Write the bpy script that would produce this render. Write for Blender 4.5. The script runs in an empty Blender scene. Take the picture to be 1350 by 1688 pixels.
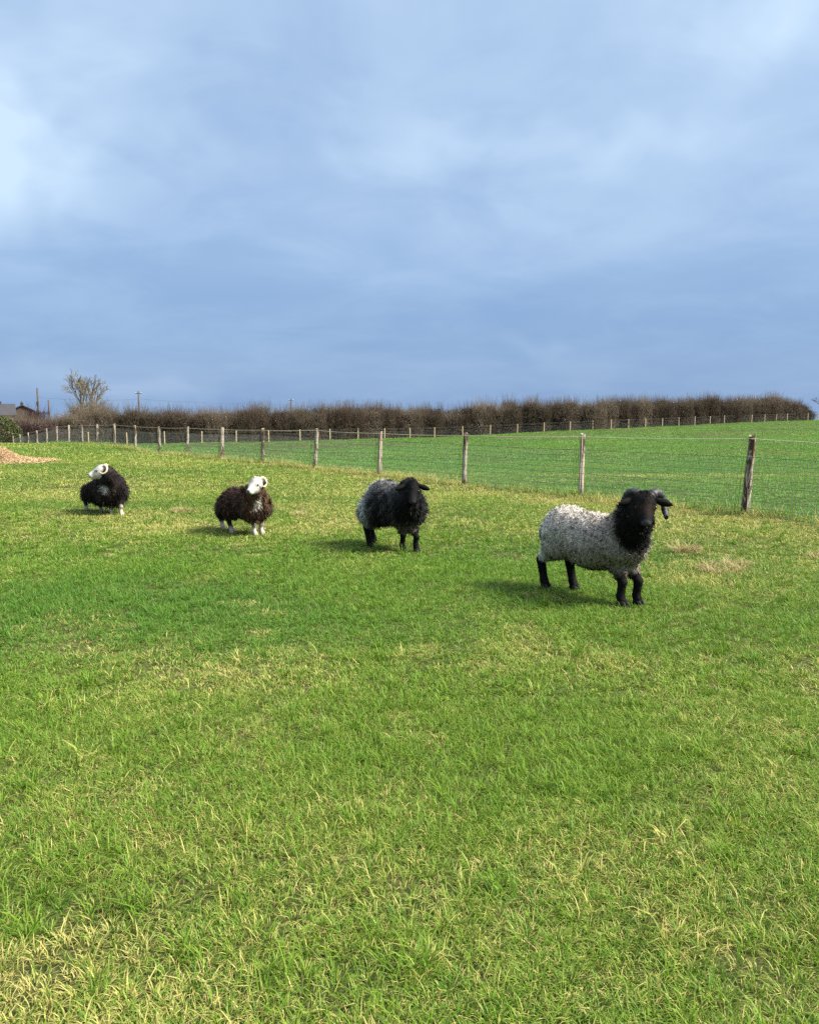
import bpy, math, random
import numpy as np
from mathutils import Vector, Matrix

random.seed(4)
RNG = np.random.default_rng(11)
sc = bpy.context.scene
COL = sc.collection

# ------------------------------------------------------------------ camera
EYE = 1.6
PITCH = math.atan(176 / 1400)
cam_d = bpy.data.cameras.new('camera')
cam = bpy.data.objects.new('camera', cam_d)
COL.objects.link(cam)
cam.location = (0, 0, EYE)
cam.rotation_euler = (math.pi / 2 - PITCH, 0, 0)
cam_d.sensor_fit = 'HORIZONTAL'
cam_d.sensor_width = 36
cam_d.lens = 36 * 1400 / 1350
cam_d.clip_start = 0.05
cam_d.clip_end = 3000
sc.camera = cam

# ------------------------------------------------------------------ sun, sky, exposure
SUN_EL = math.radians(43)
SUN_AZ = math.radians(104)          # clockwise from +Y: from the right, a little behind the camera
sun_dir = Vector((math.sin(SUN_AZ) * math.cos(SUN_EL), math.cos(SUN_AZ) * math.cos(SUN_EL), math.sin(SUN_EL)))
sun_d = bpy.data.lights.new('sun', 'SUN')
sun_d.energy = 3.8
sun_d.angle = math.radians(19.0)
sun_d.color = (1.0, 0.93, 0.82)
sun = bpy.data.objects.new('sun', sun_d)
COL.objects.link(sun)
sun.location = (30, -10, 30)
sun.rotation_euler = sun_dir.to_track_quat('Z', 'Y').to_euler()

sc.view_settings.view_transform = 'Standard'
sc.view_settings.look = 'None'
sc.view_settings.exposure = 1.65
sc.view_settings.gamma = 1
sc.view_settings.use_curve_mapping = False
sc.cycles.use_denoising = False
sc.cycles.max_bounces = 4
sc.cycles.diffuse_bounces = 2
sc.cycles.transmission_bounces = 4
sc.cycles.transparent_max_bounces = 6


class NT:
    """small helper to write node trees as expressions"""
    def __init__(self, tree):
        self.t = tree
        self.n = tree.nodes
        self.l = tree.links

    def new(self, typ, **kw):
        nd = self.n.new(typ)
        for k, v in kw.items():
            setattr(nd, k, v)
        return nd

    def put(self, sock, val):
        if hasattr(val, 'is_output'):
            self.l.new(val, sock)
        elif val is not None:
            if isinstance(val, (tuple, list)) and len(val) == 3 and sock.type == 'RGBA':
                val = (*val, 1)
            sock.default_value = val

    def m(self, op, a, b=None, c=None, clamp=False):
        nd = self.new('ShaderNodeMath', operation=op, use_clamp=clamp)
        self.put(nd.inputs[0], a)
        if b is not None:
            self.put(nd.inputs[1], b)
        if c is not None:
            self.put(nd.inputs[2], c)
        return nd.outputs[0]

    def vm(self, op, a, b=None):
        nd = self.new('ShaderNodeVectorMath', operation=op)
        self.put(nd.inputs[0], a)
        if b is not None:
            self.put(nd.inputs[1], b)
        return nd.outputs[0]

    def mix(self, fac, a, b, typ='MIX'):
        nd = self.new('ShaderNodeMix', data_type='RGBA', blend_type=typ)
        self.put(nd.inputs[0], fac)
        self.put(nd.inputs[6], a)
        self.put(nd.inputs[7], b)
        return nd.outputs[2]

    def noise(self, vec, scale, detail=3, rough=0.5, dist=0.0, color=False, dims='3D'):
        nd = self.new('ShaderNodeTexNoise', noise_dimensions=dims)
        if vec is not None:
            self.put(nd.inputs['Vector'], vec)
        nd.inputs['Scale'].default_value = scale
        nd.inputs['Detail'].default_value = detail
        nd.inputs['Roughness'].default_value = rough
        nd.inputs['Distortion'].default_value = dist
        return nd.outputs['Color' if color else 0]

    def ramp(self, v, lo, hi, a=0.0, b=1.0, smooth=True):
        nd = self.new('ShaderNodeMapRange', interpolation_type='SMOOTHSTEP' if smooth else 'LINEAR')
        self.put(nd.inputs[0], v)
        nd.inputs[1].default_value = lo
        nd.inputs[2].default_value = hi
        nd.inputs[3].default_value = a
        nd.inputs[4].default_value = b
        return nd.outputs[0]

    def sep(self, v):
        nd = self.new('ShaderNodeSeparateXYZ')
        self.put(nd.inputs[0], v)
        return nd.outputs

    def comb(self, x, y, z):
        nd = self.new('ShaderNodeCombineXYZ')
        self.put(nd.inputs[0], x)
        self.put(nd.inputs[1], y)
        self.put(nd.inputs[2], z)
        return nd.outputs[0]

    def attr(self, name, typ='GEOMETRY'):
        return self.new('ShaderNodeAttribute', attribute_name=name, attribute_type=typ)


world = bpy.data.worlds.new('World')
sc.world = world
world.use_nodes = True
world.cycles.sampling_method = 'MANUAL'
world.cycles.sample_map_resolution = 256
W = NT(world.node_tree)
W.n.clear()
tc = W.new('ShaderNodeTexCoord')
dvec = tc.outputs['Generated']
sky = W.new('ShaderNodeTexSky', sky_type='NISHITA')
sky.sun_disc = False
sky.sun_elevation = SUN_EL
sky.sun_rotation = SUN_AZ
sky.altitude = 50
sky.air_density = 1.0
sky.dust_density = 1.5
sky.ozone_density = 2.0
sx, sy, sz = W.sep(dvec)
el = W.m('ARCSINE', W.m('MAXIMUM', sz, -0.999))
az = W.m('ARCTAN2', sx, sy)
# cloud deck seen in perspective: directions projected on a plane overhead
den = W.m('ADD', W.m('ABSOLUTE', sz), 0.22)
cl = W.comb(W.m('DIVIDE', sx, den), W.m('DIVIDE', sy, den), 0.0)
n1 = W.noise(W.vm('ADD', cl, (3.1, 7.4, 0.0)), 1.1, 3, 0.5, 0.3)
n2 = W.noise(W.vm('ADD', cl, (9.7, 1.2, 4.0)), 2.6, 4, 0.58, 0.5)
nw = W.noise(W.comb(az, el, 0.0), 5.0, 3, 0.6, 0.4, color=True)
nwx, nwy, _ = W.sep(nw)
azd = W.m('ADD', az, W.m('MULTIPLY', W.m('SUBTRACT', nwx, 0.5), 0.30))
eld = W.m('ADD', el, W.m('MULTIPLY', W.m('SUBTRACT', nwy, 0.5), 0.20))


def sky_blob(px, py, wx, wy, amp):
    a0 = math.atan((px - 675) / 1400)
    e0 = math.atan((668 - py) / 1420)
    a = W.m('DIVIDE', W.m('SUBTRACT', azd, a0), wx / 1400)
    e = W.m('DIVIDE', W.m('SUBTRACT', eld, e0), wy / 1400)
    r = W.m('ADD', W.m('MULTIPLY', a, a), W.m('MULTIPLY', e, e))
    return W.m('MULTIPLY', W.m('POWER', 2.718, W.m('MULTIPLY', r, -1.0)), amp)


bright = W.m('ADD', W.m('MULTIPLY', W.ramp(n1, 0.30, 0.72), 0.24), W.m('MULTIPLY', W.ramp(n2, 0.35, 0.7), 0.17))
bright = W.m('MULTIPLY', bright, W.ramp(el, 0.0, 0.26, 0.35, 1.0))
for b in [(-30, 330, 190, 75, 0.75), (10, 240, 75, 70, 0.50), (160, 130, 110, 80, 0.26),
          (690, 250, 160, 40, 0.22), (1010, 270, 190, 40, 0.16), (1290, 85, 130, 70, 0.36),
          (300, 230, 210, 90, -0.20), (850, 560, 40, 18, 0.10), (230, 640, 150, 26, 0.20)]:
    bright = W.m('ADD', bright, sky_blob(*b))
bright = W.m('ADD', bright, W.ramp(el, 0.06, 0.36, 0.0, 0.35))
bright = W.m('MINIMUM', W.m('MAXIMUM', bright, 0.0), 1.1)
cloud = W.mix(bright, (1.50, 2.50, 4.35), (4.35, 5.55, 6.85))
# cloud deck brightened and whitened towards the unseen zenith to add ambient light
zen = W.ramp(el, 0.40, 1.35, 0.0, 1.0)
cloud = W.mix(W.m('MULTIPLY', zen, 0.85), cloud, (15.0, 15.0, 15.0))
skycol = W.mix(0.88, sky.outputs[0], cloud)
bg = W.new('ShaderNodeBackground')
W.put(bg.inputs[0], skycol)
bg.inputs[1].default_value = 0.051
wo = W.new('ShaderNodeOutputWorld')
W.l.new(bg.outputs[0], wo.inputs[0])


# ------------------------------------------------------------------ helpers
def tag(o, label=None, cat=None, group=None, kind=None):
    for k, v in (('label', label), ('category', cat), ('group', group), ('kind', kind)):
        if v:
            o[k] = v
    return o


def link(name, me, mat=None, parent=None):
    o = bpy.data.objects.new(name, me)
    COL.objects.link(o)
    if mat is not None and me is not None and len(me.materials) == 0:
        me.materials.append(mat)
    if parent is not None:
        o.parent = parent
    return o


def empty(name, loc, rz=0.0):
    o = bpy.data.objects.new(name, None)
    COL.objects.link(o)
    o.location = loc
    o.rotation_euler = (0, 0, rz)
    o.empty_display_size = 0.2
    return o


def mesh_np(name, V, polys, sizes=None, smooth=True):
    """V (n,3); polys: (m,k) array or flat loop array with sizes"""
    me = bpy.data.meshes.new(name)
    V = np.asarray(V, np.float32)
    if sizes is None:
        polys = np.asarray(polys, np.int32)
        sizes = np.full(len(polys), polys.shape[1], np.int32)
        flat = polys.ravel()
    else:
        flat = np.asarray(polys, np.int32)
        sizes = np.asarray(sizes, np.int32)
    me.vertices.add(len(V))
    me.vertices.foreach_set('co', V.ravel())
    me.loops.add(len(flat))
    me.loops.foreach_set('vertex_index', flat)
    me.polygons.add(len(sizes))
    st = np.concatenate([[0], np.cumsum(sizes)[:-1]]).astype(np.int32)
    me.polygons.foreach_set('loop_start', st)
    me.polygons.foreach_set('loop_total', sizes)
    me.polygons.foreach_set('use_smooth', np.full(len(sizes), smooth))
    me.update(calc_edges=True)
    me.validate()
    return me


def add_attr(me, name, vals, typ='FLOAT'):
    a = me.attributes.new(name, typ, 'POINT')
    vals = np.asarray(vals, np.float32)
    if typ == 'FLOAT':
        a.data.foreach_set('value', vals)
    elif typ == 'FLOAT_VECTOR':
        a.data.foreach_set('vector', vals.ravel())
    elif typ == 'FLOAT_COLOR':
        if vals.shape[1] == 3:
            vals = np.concatenate([vals, np.ones((len(vals), 1), np.float32)], 1)
        a.data.foreach_set('color', vals.ravel())


class Geo:
    """collects quads/tris of many small solids into one mesh"""
    def __init__(self):
        self.V = []
        self.F = []
        self.S = []
        self.A = []
        self.n = 0

    def add(self, V, faces, a=0.0):
        for f in faces:
            self.F.extend(i + self.n for i in f)
            self.S.append(len(f))
        self.V.append(np.asarray(V, float))
        self.A.append(np.full(len(V), a))
        self.n += len(V)

    def tube(self, pts, radii, sides=6, cap=True, a=0.0):
        pts = np.asarray(pts, float)
        k = len(pts)
        radii = np.broadcast_to(np.asarray(radii, float), (k,))
        rings = []
        ref = None
        for i in range(k):
            t = pts[min(i + 1, k - 1)] - pts[max(i - 1, 0)]
            t = t / (np.linalg.norm(t) + 1e-9)
            if ref is None:
                ref = np.array([0, 0, 1.0]) if abs(t[2]) < 0.9 else np.array([1.0, 0, 0])
            u = ref - t * (ref @ t)
            u /= np.linalg.norm(u) + 1e-9
            w = np.cross(t, u)
            ref = u
            an = np.arange(sides) * 2 * math.pi / sides
            rings.append(pts[i] + radii[i] * (np.cos(an)[:, None] * u + np.sin(an)[:, None] * w))
        V = np.concatenate(rings)
        faces = []
        for i in range(k - 1):
            for s in range(sides):
                s2 = (s + 1) % sides
                faces.append((i * sides + s, i * sides + s2, (i + 1) * sides + s2, (i + 1) * sides + s))
        if cap:
            faces.append(tuple(range(sides - 1, -1, -1)))
            faces.append(tuple((k - 1) * sides + s for s in range(sides)))
        self.add(V, faces, a)

    def box(self, lo, hi, a=0.0):
        x0, y0, z0 = lo
        x1, y1, z1 = hi
        V = [(x0, y0, z0), (x1, y0, z0), (x1, y1, z0), (x0, y1, z0), (x0, y0, z1), (x1, y0, z1), (x1, y1, z1), (x0, y1, z1)]
        self.add(V, [(3, 2, 1, 0), (4, 5, 6, 7), (0, 1, 5, 4), (1, 2, 6, 5), (2, 3, 7, 6), (3, 0, 4, 7)], a)

    def build(self, name, mat, parent=None, smooth=False):
        me = mesh_np(name, np.concatenate(self.V), self.F, self.S, smooth)
        if len(me.vertices) == self.n:
            add_attr(me, 'rnd', np.concatenate(self.A))
        return link(name, me, mat, parent)


def hash2(i, j, seed):
    h = (i * 374761393 + j * 668265263 + seed * 974711) & 0xffffffff
    h = ((h ^ (h >> 13)) * 1274126177) & 0xffffffff
    return ((h ^ (h >> 16)) & 0xffff) / 65535.0


def vnoise(x, y, seed=0):
    x = np.asarray(x, float)
    y = np.asarray(y, float)
    i = np.floor(x).astype(np.int64)
    j = np.floor(y).astype(np.int64)
    fx = x - i
    fy = y - j
    fx = fx * fx * (3 - 2 * fx)
    fy = fy * fy * (3 - 2 * fy)
    a = hash2(i, j, seed)
    b = hash2(i + 1, j, seed)
    c = hash2(i, j + 1, seed)
    d = hash2(i + 1, j + 1, seed)
    return a + (b - a) * fx + (c - a) * fy + (a - b - c + d) * fx * fy


def fbm(x, y, seed=0, octv=4):
    s = 0
    a = 0.5
    for o in range(octv):
        s = s + a * vnoise(np.asarray(x) * 2 ** o + 17.3 * o, np.asarray(y) * 2 ** o - 9.1 * o, seed + o)
        a *= 0.5
    return s


# ------------------------------------------------------------------ terrain (thin plate through surveyed heights)
POSTS = [(8.64, 6.95, 0.02), (6.77, 9.63, 0.02), (4.90, 12.31, 0.0), (3.03, 14.99, -.05), (1.15, 17.66, -.07), (-.72, 20.34, -.08), (-2.58, 23.02, -.12),
         (-4.44, 25.70, -.16), (-6.29, 28.40, -.20), (-8.12, 31.10, -.26), (-9.95, 33.80, -.30), (-11.77, 36.51, -.31),
         (-13.58, 39.23, -.32), (-15.38, 41.96, -.37), (-17.17, 44.69, -.45), (-18.96, 47.42, -.54), (-20.74, 50.15, -.67),
         (-22.53, 52.89, -.85), (-24.32, 55.62, -1.08), (-26.11, 58.35, -1.28), (-27.92, 61.06, -1.54), (-29.7, 63.8, -1.78)]
FARLINE = [(-60, 84, -2.3), (-33, 82, -2.15), (-20.4, 84, -2.12), (-8, 92, -2.1), (2.86, 100, -2.1), (12, 103, -1.85), (21.7, 106, -1.5), (32, 114, -1.3),
           (43.1, 122, -1.1), (55, 131, -.95), (65.6, 140, -.85), (78, 150, -.8)]
ctl = [(x, y, 0.0) for x in (-9, -4, 0, 4, 9) for y in (-30, -8, 0, 5, 9)] + [(-7, 13, 0), (-3, 13, 0), (1, 13, 0), (-9, 18, 0), (-4, 19, -.02),
       (-14, 18, 0), (-12, 24, 0.0), (-7, 25, -.05), (-18, 24, 0), (-14, 31, .0), (-17.5, 35, -.02), (-22, 35, -.02), (-10, 30, -.1), (-20, 43, -.36), (-26, 44, -.45),
       (-30, 52, -1.0), (-36, 62, -1.7), (-40, 40, -.2), (-40, 20, 0), (-40, -20, 0), (40, -20, .3), (30, 5, .2), (14, 10, 0), (20, 30, -.25), (10, 25, -.25), (5, 35, -.55),
       (0, 50, -1.1), (-12, 60, -1.75), (15, 55, -.85), (30, 60, -.7), (45, 80, -.75), (60, 110, -.65), (80, 80, -.3), (70, 40, 0), (25, 85, -1.2), (0, 75, -1.75), (-22, 70, -2.0)]
ctl += POSTS[::2] + FARLINE
ctl += [(-80, 130, -3.2), (-30, 140, -3.2), (20, 150, -3.2), (60, 180, -2.6), (100, 190, -2.6), (130, 110, -.8), (-90, 60, -1.8)]
ctl = np.array(ctl, float)


def tps_u(r2):
    return 0.5 * r2 * np.log(r2 + 1e-9)


def tps_fit(c, lam=0.4):
    s = c[:, :2] / 10
    n = len(s)
    d2 = ((s[:, None] - s[None]) ** 2).sum(-1)
    K = tps_u(d2) + lam * 0.02 * np.eye(n)
    P = np.concatenate([np.ones((n, 1)), s], 1)
    A = np.zeros((n + 3, n + 3))
    A[:n, :n] = K
    A[:n, n:] = P
    A[n:, :n] = P.T
    return np.linalg.solve(A, np.concatenate([c[:, 2], np.zeros(3)]))


TW = tps_fit(ctl)


def gz(x, y, bumps=True):
    x = np.atleast_1d(np.asarray(x, float))
    y = np.atleast_1d(np.asarray(y, float))
    sh = x.shape
    cx = np.clip(x.ravel(), -110, 130)
    cy = np.clip(y.ravel(), -30, 185)
    p = np.stack([cx, cy], 1) / 10
    out = np.zeros(len(p))
    for i in range(0, len(p), 20000):
        q = p[i:i + 20000]
        d2 = ((q[:, None] - ctl[None, :, :2] / 10) ** 2).sum(-1)
        out[i:i + 20000] = tps_u(d2) @ TW[:-3] + TW[-3] + q @ TW[-2:]
    # the land falls away beyond the hedge
    out = out - 0.035 * np.maximum(y.ravel() - 165, 0)
    if bumps:
        xr, yr = x.ravel(), y.ravel()
        out = out + 0.05 * (fbm(xr * 0.45, yr * 0.45, 3, 2) - 0.37) + 0.16 * np.clip((yr - 14) / 30, 0, 1) * (fbm(xr * 0.13 + 5, yr * 0.13, 8) - 0.47)
    return out.reshape(sh)


def g1(x, y):
    return float(gz(x, y)[0])


def axis(segs):
    out = []
    for a, b, s in segs:
        out.append(np.arange(a, b, s))
    return np.unique(np.concatenate(out))


gx = axis([(-700, -120, 40), (-120, -40, 4), (-40, -10, .8), (-10, 10, .2), (10, 40, .8), (40, 140, 4), (140, 741, 40)])
gy = axis([(-200, -30, 20), (-30, 0, 2), (0, 16, .2), (16, 60, .6), (60, 200, 2), (200, 1000, 40)])
GX, GY = np.meshgrid(gx, gy)
GZ = gz(GX, GY)
nx, ny = len(gx), len(gy)
idx = np.arange(nx * ny).reshape(ny, nx)
quads = np.stack([idx[:-1, :-1], idx[:-1, 1:], idx[1:, 1:], idx[1:, :-1]], -1).reshape(-1, 4)
ground_me = mesh_np('ground', np.stack([GX, GY, GZ], -1).reshape(-1, 3), quads)


def new_mat(name):
    m = bpy.data.materials.new(name)
    m.use_nodes = True
    m.node_tree.nodes.clear()
    return m, NT(m.node_tree)


def finish(N, shader, disp=None):
    o = N.new('ShaderNodeOutputMaterial')
    N.l.new(shader, o.inputs[0])


def principled(N, col, rough=0.7, spec=0.3, bump=None, bstr=0.3, bdist=0.02):
    p = N.new('ShaderNodeBsdfPrincipled')
    N.put(p.inputs['Base Color'], col)
    N.put(p.inputs['Roughness'], rough)
    p.inputs['Specular IOR Level'].default_value = spec
    if bump is not None:
        b = N.new('ShaderNodeBump')
        b.inputs['Strength'].default_value = bstr
        b.inputs['Distance'].default_value = bdist
        N.put(b.inputs['Height'], bump)
        N.l.new(b.outputs[0], p.inputs['Normal'])
    return p.outputs[0]


# soil and thatch under the sward
mat_soil, N = new_mat('soil_thatch')
pos = N.new('ShaderNodeNewGeometry').outputs['Position']
fn = N.noise(pos, 38, 3, 0.65)
dn = N.noise(pos, 2.3, 2, 0.6)
c = N.mix(N.ramp(fn, 0.35, 0.65), (0.026, 0.036, 0.010), (0.070, 0.080, 0.024))
c = N.mix(N.m('MULTIPLY', N.ramp(dn, 0.5, 0.75), 0.7), c, (0.13, 0.10, 0.045))
finish(N, principled(N, c, 0.95, 0.1, fn, 0.6, 0.03))

ground = link('ground', ground_me, mat_soil)
tag(ground, 'gently rolling green pasture falling away behind the hedge', 'ground', kind='structure')

# grass blades
mat_grass, N = new_mat('grass_blade')
dry = N.attr('dry', 'INSTANCER').outputs['Fac']
lush = N.attr('lush', 'INSTANCER').outputs['Fac']
near = N.attr('near', 'INSTANCER').outputs['Fac']
rnd = N.attr('rnd').outputs['Fac']
tip = N.attr('tip').outputs['Fac']
hue = N.attr('hue').outputs['Fac']
g = N.mix(hue, (0.058, 0.155, 0.014), (0.170, 0.275, 0.026))
g = N.mix(N.m('MULTIPLY', lush, 0.6), g, (0.045, 0.150, 0.020))
far = N.mix(hue, (0.050, 0.165, 0.032), (0.105, 0.245, 0.045))
far = N.mix(N.m('MULTIPLY', lush, 0.5), far, (0.135, 0.275, 0.040))
g = N.mix(near, far, g)
s = N.mix(hue, (0.50, 0.43, 0.17), (0.37, 0.37, 0.085))
s = N.mix(N.ramp(hue, 0.75, 1.0), s, (0.20, 0.125, 0.05))
isdead = N.ramp(N.m('SUBTRACT', dry, rnd), -0.04, 0.06)
col = N.mix(isdead, g, s)
col = N.mix(N.m('MULTIPLY', N.ramp(tip, 0.6, 1.0), 0.25), col, (0.23, 0.26, 0.05))
bp = N.new('ShaderNodeBsdfPrincipled')
N.put(bp.inputs['Base Color'], col)
bp.inputs['Roughness'].default_value = 0.5
bp.inputs['Specular IOR Level'].default_value = 0.18
tr = N.new('ShaderNodeBsdfTranslucent')
N.put(tr.inputs[0], N.mix(0.5, col, (0.16, 0.26, 0.02)))
ms = N.new('ShaderNodeMixShader')
ms.inputs[0].default_value = 0.30
N.l.new(bp.outputs[0], ms.inputs[1])
N.l.new(tr.outputs[0], ms.inputs[2])
finish(N, ms.outputs[0])


def blades(n, R, hmu, wid, rng, clumps=40, deadfrac=0.3, hsig=0.35, lean=0.55, rlo=0.0):
    """n grass blades in a soft disc of radius R; returns V, faces(list arrays), attrs"""
    ang = rng.uniform(0, 2 * np.pi, n)
    rad = R * np.sqrt(rng.uniform(0, 1, n)) * (1 + 0.12 * rng.normal(0, 1, n))
    x = rad * np.cos(ang)
    y = rad * np.sin(ang)
    ca = rng.uniform(0, 2 * np.pi, clumps)
    cr = R * np.sqrt(rng.uniform(0, 1, clumps))
    cx, cy = cr * np.cos(ca), cr * np.sin(ca)
    k = np.argmin((x[:, None] - cx) ** 2 + (y[:, None] - cy) ** 2, 1)
    pull = rng.uniform(0.0, 0.7, n)
    x += (cx[k] - x) * pull
    y += (cy[k] - y) * pull
    ch = rng.uniform(0.7, 1.35, clumps)[k]
    chue = rng.uniform(0, 1, clumps)[k]
    h = hmu * ch * np.exp(hsig * rng.normal(0, 1, n))
    h = np.minimum(h, hmu * 2.4)
    dead = rng.uniform(0, 1, n) < deadfrac
    out = np.arctan2(y - cy[k], x - cx[k]) + rng.normal(0, 0.9, n)
    th = np.abs(rng.normal(lean, 0.3, n))
    th = np.where(dead, rng.uniform(1.1, 1.6, n), th)
    h = np.where(dead, h * .85, h)
    bend = rng.uniform(0.1, 1.3, n)
    w = wid * rng.uniform(0.65, 1.3, n) * np.where(dead, .75, 1)
    dirx, diry = np.cos(out), np.sin(out)
    # blade faces a random way around its own axis
    sa = out + np.pi / 2 + rng.normal(0, 0.6, n)
    sxv, syv = np.cos(sa), np.sin(sa)
    V = np.zeros((n, 7, 3))
    cur = np.stack([x, y, np.full(n, -0.008)], 1)
    t = th * 0.5
    seg = h / 3
    rows = [cur.copy()]
    for i in range(3):
        cur = cur + np.stack([dirx * np.sin(t) * seg, diry * np.sin(t) * seg, np.cos(t) * seg], 1)
        cur[:, 2] = np.maximum(cur[:, 2], 0.004 + 0.01 * rng.uniform(0, 1, n))
        rows.append(cur.copy())
        t = np.minimum(t + bend * 0.55 + th * 0.25, 2.1)
    wv = np.stack([sxv, syv, np.zeros(n)], 1)
    for i, f in enumerate((0.8, 1.0, 0.75)):
        V[:, 2 * i] = rows[i] - wv * (w * f * 0.5)[:, None]
        V[:, 2 * i + 1] = rows[i] + wv * (w * f * 0.5)[:, None]
    V[:, 6] = rows[3]
    b = np.arange(n)[:, None] * 7
    q1 = b + np.array([[0, 1, 3, 2]])
    q2 = b + np.array([[2, 3, 5, 4]])
    t3 = b + np.array([[4, 5, 6]])
    flat = np.concatenate([q1, q2, t3], 1).ravel()
    sizes = np.tile([4, 4, 3], n)
    rn = np.where(dead, rng.uniform(0, 0.6, n), rng.uniform(0.42, 1.3, n)) + rlo
    att = dict(rnd=np.repeat(rn, 7), tip=np.tile([0, 0, .4, .4, .75, .75, 1.], n), hue=np.repeat(np.clip(0.55 * chue + 0.45 * rng.uniform(0, 1, n), 0, 1), 7))
    return V.reshape(-1, 3), flat, sizes, att


def gn_scatter(name, templates, points, mat):
    """templates: list of blades() results; points: dict idx,pos,rot,scale. One object: its mesh holds the
    templates and the loose points; geometry nodes put template k on the points of class k."""
    Vs, Fs, Ss = [], [], []
    att = {'rnd': [], 'tip': [], 'hue': []}
    vid = []
    off = 0
    for k, (V, F, S, A) in enumerate(templates):
        Vs.append(V)
        Fs.append(F + off)
        Ss.append(S)
        off += len(V)
        vid.append(np.full(len(V), k))
        for q in att:
            att[q].append(A[q])
    npt = len(points['idx'])
    Vs.append(points['pos'])
    vid.append(100 + points['idx'])
    for q in att:
        att[q].append(np.zeros(npt))
    V = np.concatenate(Vs)
    me = bpy.data.meshes.new(name)
    F = np.concatenate(Fs).astype(np.int32)
    S = np.concatenate(Ss).astype(np.int32)
    me.vertices.add(len(V))
    me.vertices.foreach_set('co', V.astype(np.float32).ravel())
    me.loops.add(len(F))
    me.loops.foreach_set('vertex_index', F)
    me.polygons.add(len(S))
    me.polygons.foreach_set('loop_start', np.concatenate([[0], np.cumsum(S)[:-1]]).astype(np.int32))
    me.polygons.foreach_set('loop_total', S)
    me.update(calc_edges=True)
    for q in att:
        add_attr(me, q, np.concatenate(att[q]))
    add_attr(me, 'vid', np.concatenate(vid))
    px_, py_ = points['pos'][:, 0], points['pos'][:, 1]
    dr, lu, ne = sward(px_, py_)
    for q, v in (('dry', dr), ('lush', lu), ('near', ne)):
        add_attr(me, q, np.concatenate([np.zeros(off), v]))
    z3 = np.zeros((off, 3))
    add_attr(me, 'rot', np.concatenate([z3, points['rot']]), 'FLOAT_VECTOR')
    add_attr(me, 'scl', np.concatenate([z3, points['scale']]), 'FLOAT_VECTOR')
    me.materials.append(mat)
    o = link(name, me)
    ng = bpy.data.node_groups.new(name + '_nodes', 'GeometryNodeTree')
    ng.interface.new_socket('Geometry', in_out='INPUT', socket_type='NodeSocketGeometry')
    ng.interface.new_socket('Geometry', in_out='OUTPUT', socket_type='NodeSocketGeometry')
    gi = ng.nodes.new('NodeGroupInput')
    go = ng.nodes.new('NodeGroupOutput')
    L = ng.links
    jn = ng.nodes.new('GeometryNodeJoinGeometry')

    def named(nm, typ):
        a = ng.nodes.new('GeometryNodeInputNamedAttribute')
        a.data_type = typ
        a.inputs[0].default_value = nm
        return a.outputs[0]

    def select(val):
        cmpn = ng.nodes.new('FunctionNodeCompare')
        cmpn.data_type = 'FLOAT'
        cmpn.operation = 'EQUAL'
        L.new(named('vid', 'FLOAT'), cmpn.inputs[0])
        cmpn.inputs[1].default_value = val
        cmpn.inputs['Epsilon'].default_value = 0.1
        sp = ng.nodes.new('GeometryNodeSeparateGeometry')
        sp.domain = 'POINT'
        L.new(gi.outputs[0], sp.inputs[0])
        L.new(cmpn.outputs[0], sp.inputs[1])
        return sp.outputs[0]
    for k in range(len(templates)):
        ip = ng.nodes.new('GeometryNodeInstanceOnPoints')
        L.new(select(100 + k), ip.inputs['Points'])
        L.new(select(k), ip.inputs['Instance'])
        e2r = ng.nodes.new('FunctionNodeEulerToRotation')
        L.new(named('rot', 'FLOAT_VECTOR'), e2r.inputs[0])
        L.new(e2r.outputs[0], ip.inputs['Rotation'])
        L.new(named('scl', 'FLOAT_VECTOR'), ip.inputs['Scale'])
        L.new(ip.outputs[0], jn.inputs[0])
    L.new(jn.outputs[0], go.inputs[0])
    md = o.modifiers.new('scatter', 'NODES')
    md.node_group = ng
    return o


def seat(x, y, jit):
    """points on the ground with a rotation that lies along the slope"""
    e = 0.25
    z = gz(x, y)
    zx = (gz(x + e, y) - gz(x - e, y)) / (2 * e)
    zy = (gz(x, y + e) - gz(x, y - e)) / (2 * e)
    pos = np.stack([x, y, z], 1)
    yaw = RNG.uniform(0, 2 * np.pi, len(x))
    # small angle tilt expressed in the yawed frame
    rx = np.arctan(zy * np.cos(yaw) - zx * np.sin(yaw))
    ry = -np.arctan(zx * np.cos(yaw) + zy * np.sin(yaw))
    return pos, np.stack([rx, ry, yaw], 1)


def wedge(y0, y1, step, half=0.56, pad=1.6):
    xs, ys = [], []
    y = y0
    while y < y1:
        w = half * y + pad
        n = max(2, int(2 * w / step))
        xs.append(np.linspace(-w, w, n) + RNG.uniform(-.28, .28, n) * step)
        ys.append(np.full(n, y) + RNG.uniform(-.28, .28, n) * step)
        y += step
    return np.concatenate(xs), np.concatenate(ys)


def fd_np(x, y):
    return (x - 1.15) * 0.822 + (y - 17.66) * 0.570


def sm(v, lo, hi):
    t = np.clip((v - lo) / (hi - lo), 0, 1)
    return t * t * (3 - 2 * t)


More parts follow.
